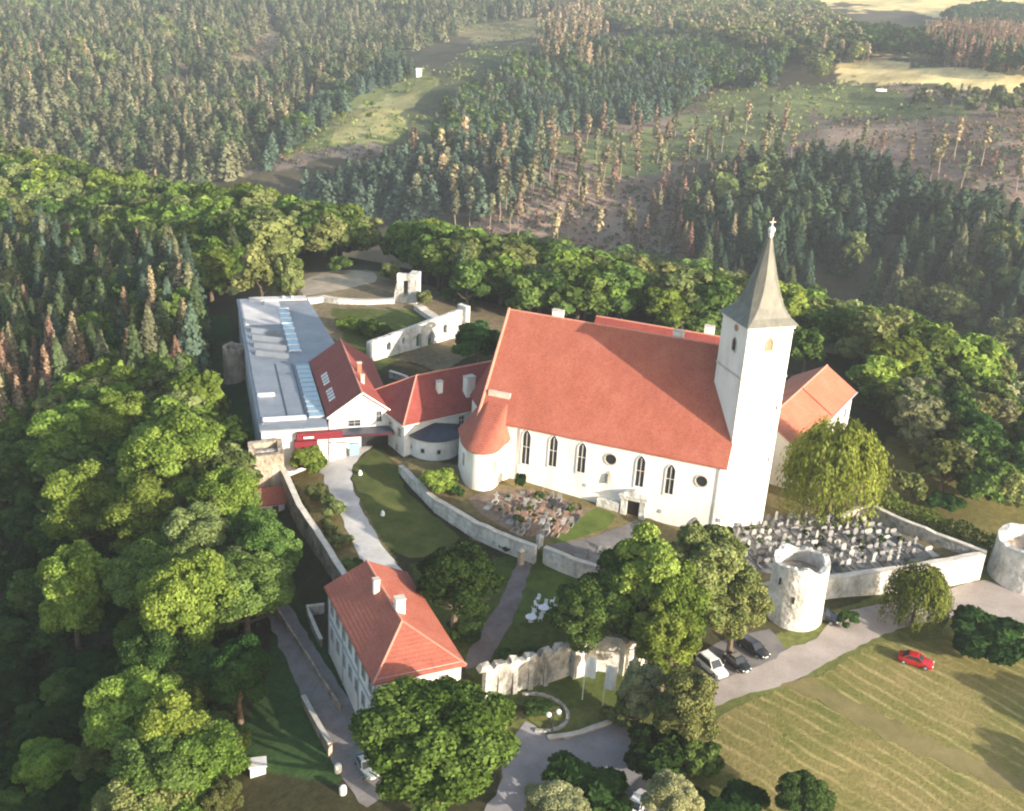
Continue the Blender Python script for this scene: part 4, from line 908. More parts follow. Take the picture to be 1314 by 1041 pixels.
BLK = paint('black_car_paint', (.012, .012, .014)); REDC = paint('red_car_paint', (.42, .012, .02)); WHT = paint('white_car_paint', (.78, .78, .77)); SIL = paint('silver_car_paint', (.2, .24, .25))
def up_(p, dz=.06): return (p[0], p[1], p[2] + dz)
car('red car parked alone on the mown field', up_(AT(1174, 852), .03), -24, REDC, 4.4)
car('larger black car in the parking lot, farther from the white vehicle', up_(AT(966, 836)), -52, BLK, 4.6, estate=True)
car('small black car in the parking lot, right beside the white vehicle', up_(AT(945, 855)), -58, BLK, 3.9)
car('white vehicle half hidden by trees at the left end of the parking lot', up_(AT(913, 860)), -58, WHT, 4.6, 1.9, 1.7, estate=True)
car('black car tucked into the shade beside the foot of the white round tower', up_(AT(1057, 795)), -35, BLK, 4.2)
car('white car at the lower road edge between the pale shrubs', up_(AT(818, 1036)), 60, WHT, 4.3)
car('grey green car half under the big leafy tree beside the grey path', up_(AT(470, 988)), -62, SIL, 4.3)

# ------------------------------------------------------------------ flags, lamp, markers, garden furniture
def flag(label, px, py, h, drop, wd):
    b = AT(px, py); root = thing('banner_flag', label, 'flag', b, 'white banner flags by the defence wall')
    mb = MB(); mb.tube(b, (b[0], b[1], b[2] + h), .06, .04, 8); mb.ball((b[0], b[1], b[2] + h + .05), .09); mb.build('pole', WHITE, root)
    cl_ = MB(); n_ = 9
    for k in range(n_):
        x0, x1 = k / n_, (k + 1) / n_
        def q(x, z): return (b[0] + .06 + wd * x, b[1] + .12 * math.sin(x * 7 + px), b[2] + h - .1 - drop * z - .1 * x)
        for j in range(5): cl_.poly([q(x0, j / 5), q(x1, j / 5), q(x1, (j + 1) / 5), q(x0, (j + 1) / 5)])
    o = cl_.build('cloth', WHITE, root); sm_ = o.modifiers.new('thickness', 'SOLIDIFY'); sm_.thickness = .02
flag('white banner flag on a pole, the one close to the grey stone wall', 747, 898, 6.4, 3.0, 1.25); flag('white banner flag on a pole, the lower one further from the grey wall', 773, 908, 6.2, 3.4, 1.25)
b = AT(708, 944); sl = thing('street_lamp', 'dark lamp post with two white globes by the kerb of the planting bed', 'street lamp', b)
mb = MB(); mb.tube(b, (b[0], b[1], b[2] + 3.0), .1, .06, 8); mb.tube((b[0] - .55, b[1], b[2] + 2.7), (b[0] + .55, b[1], b[2] + 3.2), .05); mb.build('post', DARK, sl)
for s_, zz in ((-1, 2.95), (1, 3.45)):
    mb = MB(); mb.ball((b[0] + s_ * .55, b[1], b[2] + zz), .32, 10); mb.build('globe', WHITE, sl)
for (x, y), lab in zip(((457, 581), (462, 609), (491, 661)), ('small white stone on the oval lawn near the entrance', 'small white stone at the middle of the oval lawn edge beside the driveway', 'small white stone at the lower end of the oval lawn')):
    b = AT(x, y); mb = MB(); mb.cyl(b[:2], .42, .3, b[2] - .2, b[2] + .45, 7); mb.cyl(b[:2], .3, .12, b[2] + .45, b[2] + .75, 7); o = mb.build('marker_stone', WHITE); setp(o, lab, 'stone')
b = AT(331, 990); rt0 = thing('utility_cabinet', 'pale grey square cabinet standing alone on the dark lawn', 'cabinet', b); f_ = Fr(b[0], b[1], 15)
mb = MB(); f_.box(mb, -.85, .85, -.7, .7, b[2] - .4, b[2] + 1.2); mb.build('housing', PLASTER2, rt0); mb = MB(); f_.box(mb, -1.0, 1.0, -.85, .85, b[2] + 1.2, b[2] + 1.35); mb.build('lid', PLASTER2, rt0)
for x, y, lab in ((434, 990, 'white rounded bollard stone at the path edge, the one nearer the silver car'), (440, 1018, 'white rounded bollard stone at the path edge, the lower one')):
    b = AT(x, y); mb = MB(); mb.cyl(b[:2], .4, .42, b[2] - .3, b[2] + .7, 10); mb.ball((b[0], b[1], b[2] + .7), .42, 10); o = mb.build('bollard', PLASTER); setp(o, lab, 'bollard')
def chair(c, deg):
    root = thing('garden_chair', 'white garden chair on the shaded lower lawn', 'chair', c, 'white garden chairs on the lower lawn'); f_ = Fr(c[0], c[1], deg); z = c[2]
    mb = MB(); f_.box(mb, -.25, .25, -.25, .25, z + .42, z + .47); mb.build('seat', WHITE, root)
    mb = MB(); mb.hull([f_(-.25, .22, z + .47), f_(.25, .22, z + .47), f_(.25, .26, z + .47), f_(-.25, .26, z + .47)], [f_(-.23, .34, z + 1.0), f_(.23, .34, z + 1.0), f_(.23, .38, z + 1.0), f_(-.23, .38, z + 1.0)]); mb.build('backrest', WHITE, root)
    for u, v in ((-.22, -.22), (.22, -.22), (.22, .22), (-.22, .22)):
        mb = MB(); f_.box(mb, u - .025, u + .025, v - .025, v + .025, z, z + .42); mb.build('leg', WHITE, root)
for x, y, lab in ((697, 786, 'white garden table with chairs round it on the lower lawn'), (681, 798, 'white garden table standing apart near the cobbled path')):
    b = AT(x, y); rt0 = thing('garden_table', lab, 'table', up_(b, .05)); z = b[2] + .05
    mb = MB(); mb.cyl(b[:2], .75, .75, z + .7, z + .75, 18); mb.build('tabletop', WHITE, rt0); mb = MB(); mb.cyl(b[:2], .07, .07, z + .05, z + .7, 8); mb.cyl(b[:2], .35, .3, z, z + .05, 12); mb.build('pedestal', WHITE, rt0)
    for k in range(6 if x > 690 else 2): t = 2 * math.pi * k / 6 + .3; q = (b[0] + 1.25 * math.cos(t), b[1] + 1.25 * math.sin(t)); chair((*q, gz(*q) + .05), math.degrees(t) - 90)
for x, y in ((708, 775), (715, 783), (690, 772)): b = AT(x, y); chair(up_(b, .05), x * 37 % 360)
# small chapel and white trailer on the far hillside
b = AT(537, 97); rt0 = thing('hill_chapel', 'tiny white chapel on the far meadow ridge', 'chapel', b); f_ = Fr(b[0], b[1], 20)
gabled_walls(f_, -1.8, 1.8, -1.4, 1.4, b[2] - 1, b[2] + 3.2, b[2] + 4.8).build('wall', PLASTER, rt0); gr_, rd_, t = gable_roof(f_, -1.8, 1.8, -1.4, 1.4, b[2] + 3.2, b[2] + 4.9, .2, .15); gr_.build('roof', PLASTER2, rt0)
b = AT(1130, 119); rt0 = thing('farm_trailer', 'tiny white trailer at the edge of the far yellow field', 'trailer', b); f_ = Fr(b[0], b[1], 5)
mb = MB(); f_.box(mb, -3.2, 3.2, -1.1, 1.1, b[2] + .8, b[2] + 2.2); mb.build('box', WHITE, rt0)
for u in (-2.6, -1.4, 2.8):
    for v in (-1.2, 1.2):
        mb = MB(); mb.tube(f_(u, v - .15, b[2] + .5), f_(u, v + .15, b[2] + .5), .5, n=10); mb.build('wheel', DARK, rt0)

# ------------------------------------------------------------------ gravestones
GS = [noisy('grave_granite_pale', [(.3, (.28, .265, .24)), (.7, (.46, .44, .41))], 2, 4, .6), noisy('grave_granite_grey', [(.3, (.16, .155, .15)), (.7, (.3, .29, .28))], 2, 4, .5),
      noisy('grave_granite_dark', [(.3, (.04, .04, .042)), (.7, (.08, .078, .08))], 2, 4, .4), noisy('grave_sandstone_red', [(.3, (.22, .14, .1)), (.7, (.34, .24, .19))], 2, 4, .8)]
def stone_mesh(kind, mat):
    mb = MB(); f_ = Fr(0, 0, 0)
    f_.box(mb, -.42, .42, -.16, .16, -.3, .16)
    if kind == 0: pr = [(-.36, .16), (.36, .16), (.36, .8), (.22, 1.0), (0, 1.08), (-.22, 1.0), (-.36, .8)]
    elif kind == 1: pr = [(-.2, .16), (.2, .16), (.13, .9), (.4, .93), (.4, 1.1), (.13, 1.12), (.1, 1.5), (-.1, 1.5), (-.13, 1.12), (-.4, 1.1), (-.4, .93), (-.13, .9)]
    elif kind == 2: pr = [(-.55, .16), (.55, .16), (.55, .62), (.3, .78), (-.3, .7), (-.55, .6)]
    else: pr = [(-.22, .16), (.22, .16), (.2, 1.2), (0, 1.5), (-.2, 1.2)]
    panel(mb, f_.side(0, 0, 'f'), pr, -.08, .08)
    # grave border in front
    for u0, u1, v0, v1 in ((-.5, -.4, -1.7, -.2), (.4, .5, -1.7, -.2), (-.4, .4, -1.7, -1.6)): f_.box(mb, u0, u1, v0, v1, -.2, .14)
    if kind == 2: f_.box(mb, -.395, .395, -1.595, -.2, -.2, .12)
    o = mb.build('gravestone', mat); me_ = o.data; bpy.data.objects.remove(o); return me_
GM = {(k, i): stone_mesh(k, GS[i]) for k in range(4) for i in range(4)}
def graves(poly, n_, az, pal, lab, group, sp=(1.5, 2.4)):
    P = [AT(*q)[:2] for q in poly]; cx = sum(p[0] for p in P) / len(P); cy0 = sum(p[1] for p in P) / len(P); f_ = Fr(cx, cy0, az); k = 0
    for j in range(-12, 13):
        for i in range(-22, 23):
            u, v = i * sp[0] + random.uniform(-.25, .25), j * sp[1] + random.uniform(-.2, .2); x, y, _ = f_(u, v, 0)
            if random.random() < .12 or not inpoly(np.array([x]), np.array([y]), P)[0] or k >= n_: continue
            o = bpy.data.objects.new('gravestone', GM[(random.choice((0, 0, 0, 1, 2, 2, 3)), random.choice(pal))]); COL.objects.link(o)
            o.location = (x, y, gz(x, y) + .03); o.rotation_euler = (random.uniform(-.04, .04), random.uniform(-.04, .04), R(az + random.uniform(-6, 6))); s_ = random.uniform(.65, 1.1); o.scale = (s_, s_, s_)
            setp(o, lab, 'gravestone', group); k += 1
graves([(622,645),(660,632),(700,632),(760,657),(735,680),(700,692),(655,676)], 90, -19, (0, 0, 3, 3, 1, 2), 'gravestone in the crowded brown graveyard beside the round chapel and church wall', 'gravestones below the church wall', (1.35, 2.0))
graves([(945,675),(1000,664),(1080,664),(1118,668),(1200,711),(1130,728),(1060,735),(1000,735),(950,715)], 200, 14, (1, 1, 2, 0, 1), 'gravestone in the large grey graveyard between church tower and terrace wall', 'gravestones east of the tower', (1.3, 2.0))
graves([(740,712),(790,702),(850,722),(845,742),(800,740)], 30, -10, (0, 1, 2, 1), 'gravestone in the small graveyard above the pale straight wall', 'gravestones above the pale wall', (1.4, 2.1))

# ------------------------------------------------------------------ trees: crowns of many small leaf-clump faces
def nrm(a): return a / (np.linalg.norm(a, axis=-1, keepdims=True) + 1e-9)
def quad_cloud(P, N, S, asp=1.0, along=None):
    n = len(P); r = rng.normal(size=(n, 3)) if along is None else along
    t = nrm(np.cross(N, r)) if along is None else nrm(along - N * (along * N).sum(-1, keepdims=True)); b = np.cross(N, t)
    S = np.asarray(S)[:, None]; bend = N * S * .25
    V = np.stack([P - t * S, P - b * S * asp + bend, P + t * S, P + b * S * asp + bend], 1).reshape(-1, 3)
    return V, np.arange(4 * n).reshape(n, 4)
def broad_crown(n, qs, lobes=38, rx=.36, cz=.62, rz=.36, lr=(.24, .4), flat=.0, jit=.55):
    d = nrm(rng.normal(size=(lobes, 3))); d[:, 2] = np.where(d[:, 2] < -.45, -d[:, 2], d[:, 2])
    rad = rng.uniform(.4, 1.08, lobes); C = d * rad[:, None] * np.array([rx, rx, rz]) * (1 - .26) + [0, 0, cz]
    lrad = rng.uniform(*lr, lobes) * rx * (1.1 - .25 * np.abs(d[:, 2])); lt = rng.uniform(.15, .85, lobes)
    w_ = lrad ** 2; k = rng.choice(lobes, n, p=w_ / w_.sum())
    u = nrm(rng.normal(size=(n, 3)) + nrm(C[k] - [0, 0, cz - .1]) * .75 + [0, 0, .25])
    P = C[k] + u * (lrad[k] * rng.uniform(.72, 1.08, n) ** 1)[:, None] * [1, 1, .85]
    N = nrm(u + rng.normal(size=(n, 3)) * jit)
    return quad_cloud(P, N, qs * rng.uniform(.6, 1.35, n)), np.clip(lt[k] + rng.normal(0, .16, n), 0, 1)
def spruce_crown(n, qs, rx=.17, z0=.1, taper=.85, tiers=13, dens=1.0, droop=.35):
    tz = rng.random(n) ** 1.25; tier = np.round(tz * tiers) / tiers; z = z0 + (1 - z0) * np.clip(tier + rng.normal(0, .3 / tiers, n), 0, .995)
    R0 = rx * (1 - (z - z0) / (1 - z0)) ** taper * rng.uniform(.85, 1.12, n) + .006
    arms = 9; a0 = np.floor(rng.random(n) * arms) / arms * 2 * math.pi + tier * 37.0; a = a0 + rng.normal(0, .14, n)
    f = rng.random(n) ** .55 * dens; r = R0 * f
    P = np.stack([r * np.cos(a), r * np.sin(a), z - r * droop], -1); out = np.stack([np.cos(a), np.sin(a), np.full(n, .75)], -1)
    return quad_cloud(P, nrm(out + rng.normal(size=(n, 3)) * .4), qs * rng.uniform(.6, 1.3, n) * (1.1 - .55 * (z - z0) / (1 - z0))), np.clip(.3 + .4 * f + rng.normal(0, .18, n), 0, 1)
def willow_crown(n, qs, rx=.5):
    m_ = 120; th = rng.random(m_) * 2 * math.pi; rr = rx * np.sqrt(rng.random(m_)) * .95; top = .97 - .3 * (rr / rx) ** 3 + rng.normal(0, .035, m_)
    ln = rng.uniform(.3, .66, m_) * (.55 + .6 * rr / rx); lt = rng.uniform(.1, .9, m_)
    k = rng.choice(m_, n); f = rng.random(n); sway = .06 * rng.normal(size=(n, 2)) * (.55 + .3 * f[:, None])
    x = rr[k] * np.cos(th[k]) * (1 + .1 * np.sin(f * 3)) + sway[:, 0]; y = rr[k] * np.sin(th[k]) * (1 + .1 * np.sin(f * 3)) + sway[:, 1]
    z = np.maximum(top[k] - ln[k] * f, .04)
    N = nrm(np.stack([np.cos(th[k]) + rng.normal(0, .5, n), np.sin(th[k]) + rng.normal(0, .5, n), .7 * (1 - f)], -1)); al = np.tile([0, 0, 1.0], (n, 1)) + rng.normal(0, .12, (n, 3))
    return quad_cloud(np.stack([x, y, z], -1), N, qs * rng.uniform(.7, 1.5, n), .38, al), np.clip(lt[k] + rng.normal(0, .15, n), 0, 1)
def pine_crown(n, qs):
    z = rng.uniform(.45, 1, n); R0 = .075 * np.sin((z - .4) / .6 * math.pi * .92) ** .7 + .008; a = rng.random(n) * 6.283; r = R0 * rng.random(n) ** .5
    P = np.stack([r * np.cos(a), r * np.sin(a), z], -1); return quad_cloud(P, nrm(np.stack([np.cos(a), np.sin(a), np.full(n, .6)], -1) + rng.normal(size=(n, 3)) * .5), qs * rng.uniform(.6, 1.3, n)), rng.random(n)
def trunk_mesh(name, h, r, mat, limbs=6, top=.62, spread=.24):
    mb = MB(); p = Vector((0, 0, -.06)); pr = r * 1.35
    for k in range(1, 6):
        q = Vector((random.uniform(-.012, .012), random.uniform(-.012, .012), top * k / 5)); mb.tube(p, q, pr, r * (1.1 - .17 * k), 7); p, pr = q, r * (1.1 - .17 * k)
    for k in range(limbs):
        z = random.uniform(.28, .95) * top; a = k * 2.4 + random.uniform(-.4, .4); e = Vector((math.cos(a) * spread, math.sin(a) * spread, z + spread * random.uniform(.5, 1.1))); s = Vector((0, 0, z)); mdl = s.lerp(e, .5) + Vector((0, 0, -.02))
        mb.tube(s, mdl, r * .45, r * .3, 5); mb.tube(mdl, e, r * .3, r * .1, 5)
    me = bpy.data.meshes.new(name); me.from_pydata(mb.v, [], mb.f); me.materials.append(mat); me.update(); return me
def crown_mesh(name, q, tint, mat): return npmesh(name, q[0], q[1], tint, (mat,))
FB = foliage('leaf_mid_green', (.032, .065, .014), (.125, .19, .05))
FL = foliage('leaf_lime_green', (.07, .12, .02), (.235, .325, .066), None, .35)
FD = foliage('leaf_dark_green', (.016, .042, .012), (.055, .105, .028))
FF = foliage('leaf_fresh_green', (.05, .095, .016), (.2, .29, .065))
FSD = foliage('needle_shaded_dark', (.016, .034, .024), (.055, .085, .055), None, .1)  # needles darkened to put the shade of the right-hand far wood into colour
FP = foliage('leaf_pale_green', (.12, .14, .065), (.32, .34, .18))
FO_ = foliage('leaf_olive', (.075, .1, .03), (.21, .24, .09))
FS = foliage('needle_green', (.024, .044, .02), (.09, .12, .055), None, .15)
FSO = foliage('needle_olive', (.07, .08, .042), (.19, .19, .11), None, .15)
FSB = foliage('needle_blue_green', (.036, .066, .045), (.09, .13, .09), None, .15)
FT = foliage('needle_dead_tan', (.15, .12, .07), (.34, .28, .17), None, .15)
FTB = foliage('needle_dead_brown', (.12, .08, .052), (.27, .18, .12), None, .15)
FW = foliage('willow_leaf', (.12, .145, .02), (.3, .33, .07), None, .35)
FW2 = foliage('small_willow_leaf', (.06, .085, .016), (.19, .22, .05), None, .3)
LIB = {}
def lib(key, fn, mats, variants):
    LIB[key] = {}
    for mk, mat in mats.items():
        if not LIB[key].get('_v'): LIB[key]['_v'] = [fn() for _ in range(variants)]
        LIB[key][mk] = [crown_mesh('crown', q, t, mat) for q, t in LIB[key]['_v']]
BM = {'mid': FB, 'lime': FL, 'dark': FD, 'pale': FP, 'olive': FO_, 'fresh': FF}
lib('hi', lambda: broad_crown(34000, .0105, 90, lr=(.12, .33), jit=.65), BM, 3)
lib('xhi', lambda: broad_crown(42000, .0095, 130, lr=(.1, .28), jit=.65), {'fresh': FF}, 1)
lib('tall', lambda: broad_crown(30000, .0105, 100, .29, .53, .47, (.13, .34), jit=.65), BM, 2)
lib('mid', lambda: broad_crown(3200, .033, 36, lr=(.2, .38), cz=.53, rz=.47), BM, 4)
lib('lo', lambda: broad_crown(420, .075, 14, jit=.4, cz=.53, rz=.47), BM, 3)
lib('bush', lambda: broad_crown(2600, .05, 22, .5, .45, .46), BM, 3)
SM = {'dark': FSD, 'green': FS, 'olive': FSO, 'blue': FSB, 'tan': FT, 'brown': FTB}
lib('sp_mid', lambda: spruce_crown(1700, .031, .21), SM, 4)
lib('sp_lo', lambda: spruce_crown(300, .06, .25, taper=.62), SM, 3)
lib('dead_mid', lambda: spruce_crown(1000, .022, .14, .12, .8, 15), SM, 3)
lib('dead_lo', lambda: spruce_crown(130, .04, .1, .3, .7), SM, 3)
lib('pine_lo', lambda: pine_crown(120, .04), SM, 3)
lib('willow', lambda: willow_crown(15000, .022), {'w': FW, 'w2': FW2}, 2)
TRUNK = [trunk_mesh('trunk', 1, .026, BARK) for _ in range(3)]; TRUNK_S = [trunk_mesh('trunk', 1, .013, BARK, 0, .93) for _ in range(2)]; TRUNK_P = [trunk_mesh('trunk', 1, .012, BARK_P, 5, .93, .05) for _ in range(2)]
def plant(name, label, cat, group, pos, h, rad, crown, trunk, crad=.36, wx=1.0):
    """a tree root with its trunk and crown; unit meshes scaled to height and crown radius"""
    root = bpy.data.objects.new(name, None); COL.objects.link(root); root.empty_display_size = .2
    root.location = (float(pos[0]), float(pos[1]), float(pos[2])); root.rotation_euler = (random.uniform(-.03, .03), random.uniform(-.03, .03), random.uniform(0, 6.28)); s = rad / crad; root.scale = (s * wx, s / wx, h)
    setp(root, label, cat, group)
    if trunk: t = bpy.data.objects.new('trunk', trunk); COL.objects.link(t); t.parent = root
    c = bpy.data.objects.new('crown', crown); COL.objects.link(c); c.parent = root
    return root
def canopy_at(px, py, h, frac=.62):
    z = 0.
    for _ in range(30): p = unp(px, py, z); z = .5 * z + .5 * (gz(p[0], p[1]) + frac * h)
    p = unp(px, py, z); return (p[0], p[1], gz(p[0], p[1]) - .1), np.linalg.norm(p - EYE) / CF
TAKEN = []
def tree(px, py, w_, h, mk, label, lod='hi', kind='broadleaf_tree', wx=1.0, group=None):
    pos, mpp = canopy_at(px, py, h, .62 if kind != 'willow_tree' else .5); rad = w_ * mpp / 2
    if kind == 'willow_tree': cr, tk, cd_ = random.choice(LIB['willow'][mk]), TRUNK[0], .56
    elif kind == 'shrub': cr, tk, cd_ = random.choice(LIB['bush'][mk]), None, .54
    elif kind == 'spruce_tree': cr, tk, cd_ = random.choice(LIB['sp_mid'][mk]), TRUNK_S[0], .17
    elif kind == 'dead_spruce_tree': cr, tk, cd_ = random.choice(LIB['dead_mid'][mk]), TRUNK_P[0], .14
    else: cr, tk, cd_ = random.choice(LIB[lod][mk]), random.choice(TRUNK), (.3 if lod == 'tall' else .365)
    TAKEN.append((pos[0], pos[1], rad * .8))
    return plant(kind, label, {'shrub': 'shrub'}.get(kind, 'tree'), group, pos, h, rad, cr, tk, cd_, wx)
TREES = [  # crown centre in the photo, crown width in photo pixels, height in metres, leaf colour, label
 (556,955,236,18,'fresh','xhi','huge leafy green tree hiding the front of the red roofed house'),
 (587,745,136,13,'dark','hi','dark round tree between the red roofed house and the curving retaining wall'),
 (768,785,122,12,'mid','hi','green tree at the garden chairs end of the tall group by the defence wall'),
 (838,738,124,20,'fresh','tall','tallest green tree of the group in front of the church door'),
 (908,730,128,19,'olive','tall','tall green tree between the tallest one and the white round tower'),
 (946,768,92,14,'olive','tall','olive green tree right beside the near white round tower'),
 (800,738,84,17,'mid','tall','mid green tree on the garden side of the tallest one'),
 (870,775,96,17,'lime','tall','green tree filling the middle of the tall group, over the broad light green one'),
 (805,800,60,10,'dark','hi','dark tree hanging over the bright stretch of the defence wall'),
 (858,815,96,14,'lime','tall','broad light green tree behind the white parked vehicle'),
 (882,900,92,14,'olive','tall','olive tree with a rounded crown at the bare end of the field, above the road'),
 (826,880,66,11,'pale','tall','pale thin leaved tree right of the white banner flags'),
 (345,704,84,13,'mid','hi','round tree standing alone below the small red roofed shed'),
 (306,862,94,12,'dark','hi','dark green round tree at the bend of the grey path'),
 (240,768,124,19,'lime','hi','bright lime tree at the heart of the wood, under the brownish one'),
 (248,688,100,15,'olive','tall','brownish olive tree above the bright lime tree in the wood'),
 (222,585,148,20,'lime','hi','big lime green tree at the edge of the dark lawn strip'),
 (290,640,96,16,'lime','tall','lime green tree just uphill from the round tree by the shed'),
 (180,655,116,17,'lime','tall','lime tinged tree in the wood directly beneath the big lime green one'),
 (92,752,100,21,'lime','tall','slender lime tree with a long bare trunk rising from the dark slope'),
 (100,642,112,18,'lime','tall','lime crowned tree midway between the slender one and the brown dead spruces'),
 (92,562,126,18,'lime','tall','lime green tree directly below the brown dead spruces'),
 (160,540,96,17,'lime','tall','lime green tree between the dead spruces and the big lime tree'),
 (128,490,60,14,'lime','mid','yellow green tree touching the brown dead spruces'),
 (222,940,112,14,'lime','tall','fresh green tree low in the wood, left of the grey cabinet'),
 (200,850,100,14,'dark','hi','dark green tree under the bright lime tree in the wood'),
 (60,985,90,10,'lime','hi','yellow green lit tree near the bottom of the dark slope'),
 (135,975,70,10,'olive','hi','small olive lit tree near the bottom of the dark slope'),
 (240,1030,60,8,'lime','hi','small yellow tree at the bottom edge below the fresh green tree'),
 (285,1028,50,8,'olive','hi','small ochre tree at the bottom edge near the grey cabinet'),
 (612,432,74,9,'dark','mid','dark tree at the white end of the ruined wall'),
 (640,440,46,8,'dark','mid','small dark tree squeezed against the church gable'),
 (335,345,64,16,'olive','mid','tall yellow green tree right behind the zinc roof end'),
 (373,350,46,14,'olive','mid','narrower yellow green tree behind the zinc roof beside the gravel terrace'),
 (902,424,74,11,'mid','mid','green tree peeping over the church roof left of the tower'),
 (1126,482,78,11,'lime','mid','light green tree directly behind the orange tiled gable roof'),
 (1036,440,54,11,'mid','mid','tree hugging the back of the church tower'),
 (1098,316,40,17,'olive','mid','single yellow green broadleaf tree among the dark spruces right of the spire'),
 (680,368,66,11,'olive','mid','yellow green bushy tree just behind the church roof ridge end'),
 (1030,1020,72,7,'dark','hi','dark compact tree at the lower edge of the field'),
 (866,1022,74,8,'pale','hi','pale grey green tree at the lower road edge beside the white car'),
 (716,1036,96,6,'pale','hi','pale grey green tree at the bottom of the road fork'),
]
for px, py, w_, h, mk, lod, lab in TREES: tree(px, py, w_, h, mk, lab, lod)
tree(1072, 602, 130, 15, 'w', 'big yellow green weeping willow beside the church tower', kind='willow_tree'); tree(1176, 768, 82, 9.5, 'w2', 'smaller weeping willow in front of the white terrace wall', kind='willow_tree')
BUSH = [(1268,806,104,7,'dark','large dark shrub between the small willow and the squat round tower'),(745,1006,130,5,'dark','wide dark shrub in the road fork'),
 (935,1028,120,3.5,'dark','low dark shrub along the lower field edge'),(394,584,52,5.5,'lime','bright lime shrub beside the museum entrance drive'),(562,611,56,3.8,'lime','rounded lime shrub above the curving retaining wall'),
 (404,628,34,3,'olive','dry olive shrub on the bank next to the lime shrub'),(424,645,38,3.2,'olive','dry olive shrub in the middle of the bank by the driveway'),(418,672,34,2.6,'olive','low olive shrub close to the thin garden wall'),
 (452,722,38,3.5,'mid','green shrub at the low end of the bank above the house roof'),(436,690,34,2.2,'olive','dry flat shrub on the bank above the green one'),(480,420,50,4,'mid','green shrub in the walled courtyard garden'),(452,412,40,3.5,'lime','fresh green shrub in the courtyard garden beside the zinc roof'),
 (668,612,15,4,'dark','narrow little conifer shrub against the church wall by the chapel'),(585,628,24,2,'brown' if False else 'dark','dark low shrub at the foot of the round chapel'),(1090,790,30,2.5,'dark','small dark shrub at the foot of the terrace wall'),
 (920,683,44,6,'dark','dark pointed shrub by the low arched church door'),(875,690,30,3,'olive','olive shrub under the church wall near the arched door'),(1168,618,48,6,'olive','light olive shrub on the garden slope beyond the big willow'),
 (1190,570,44,5,'pale','pale bush on the slope behind the big willow'),(1215,640,44,4,'dark','dark bush behind the long hedge'),(600,800,56,3,'dark','dark shrub below the dark round tree by the cobbled path'),(670,840,70,3,'dark','dark shrub mass in the shade behind the defence wall'),
 (545,378,26,5,'olive','slim young tree like shrub right of the tall ruin'),(575,372,24,4.5,'mid','slim green shrub near the end pier of the ruined wall'),(500,345,34,6,'olive','olive bush directly behind the tall ruin'),(440,335,40,5,'mid','green bush at the back of the gravel terrace'),
 (690,905,40,2,'dark','dark shrub in the curved planting bed'),(650,700,20,1.5,'dark','tiny dark shrub at the gate in the retaining wall'),(800,900,60,5,'olive','olive bush at the kerb wall end'),(840,960,100,6,'dark','big dark shrub in deep shade beside the road'),(900,965,60,5,'mid','green shrub at the corner of the field and the shaded road')]
for px, py, w_, h, mk, lab in BUSH: tree(px, py, w_, h, mk, lab, kind='shrub')
def grave_bushes(poly, n_, lab, grp):
    P = [AT(*q)[:2] for q in poly]; xs = [p[0] for p in P]; ys = [p[1] for p in P]; k = 0
    while k < n_:
        x, y = random.uniform(min(xs), max(xs)), random.uniform(min(ys), max(ys))
        if not inpoly(np.array([x]), np.array([y]), P)[0]: continue
        h = random.uniform(.5, 1.3); o = bpy.data.objects.new('grave_bush', random.choice(LIB['grave'][random.choice(('dark', 'mid', 'olive'))])); COL.objects.link(o); o.location = (x, y, gz(x, y)); o.scale = (h, h, h * 1.15); o.rotation_euler = (0, 0, random.uniform(0, 6)); setp(o, lab, 'bush', grp); k += 1
lib('grave', lambda: broad_crown(260, .1, 8, .5, .45, .45), {'dark': FD, 'mid': FB, 'olive': FO_}, 2)
grave_bushes([(622,645),(660,632),(700,632),(760,657),(735,680),(700,692),(655,676)], 26, 'little planted bush among the gravestones by the round chapel', 'bushes among the chapel graves')
grave_bushes([(945,675),(1000,664),(1080,664),(1118,668),(1200,711),(1130,728),(1060,735),(1000,735),(950,715)], 44, 'little planted bush among the gravestones east of the church tower', 'bushes among the tower graves')
for x_, y_, h_, r_ in ((93, 97, 13, 5), (101, 93, 15, 6), (88, 87, 12, 5)):
    plant('broadleaf_tree', 'leafy tree beyond the mown field that shades the meadow edge', 'tree', 'trees shading the meadow edge', (x_, y_, gz(x_, y_) - .1), h_, r_, random.choice(LIB['hi']['mid']), TRUNK[0])
# clipped hedge along the graveyard wall
def hedge(name, label, a, b, h, wd, mat):
    L0 = math.hypot(b[0] - a[0], b[1] - a[1]); n_ = int(L0 * 90); f_ = Fr(a[0], a[1], math.degrees(math.atan2(b[1] - a[1], b[0] - a[0])))
    u = rng.random(n_) * L0; s = rng.integers(0, 3, n_); v = np.where(s == 0, -wd / 2, np.where(s == 1, wd / 2, rng.uniform(-wd / 2, wd / 2, n_))); z = np.where(s == 2, h, rng.uniform(0, h, n_))
    N = np.where((s == 0)[:, None], np.array([*(-f_.v), .3]), np.where((s == 1)[:, None], np.array([*f_.v, .3]), np.array([0, 0, 1.0]))); bump = .3 * np.sin(u * 1.1) + rng.normal(0, .16, n_)
    xy = f_.o + u[:, None] * f_.u + (v + bump * np.sign(v))[:, None] * f_.v; P = np.concatenate([xy, (g(xy[:, 0], xy[:, 1]) + z + bump * .6)[:, None]], 1)
    q = quad_cloud(P, nrm(N + rng.normal(size=(n_, 3)) * .5), .22 * rng.uniform(.6, 1.3, n_)); o = link(bpy.data.objects.new(name, npmesh(name, q[0], q[1], rng.random(n_), (mat,)))); setp(o, label, 'hedge'); return o
hedge('hedge', 'long clipped green hedge behind the back wall of the graveyard', AT(1130, 655), AT(1275, 712), 2.8, 2.4, foliage('hedge_leaf', (.06, .1, .014), (.17, .24, .045)))
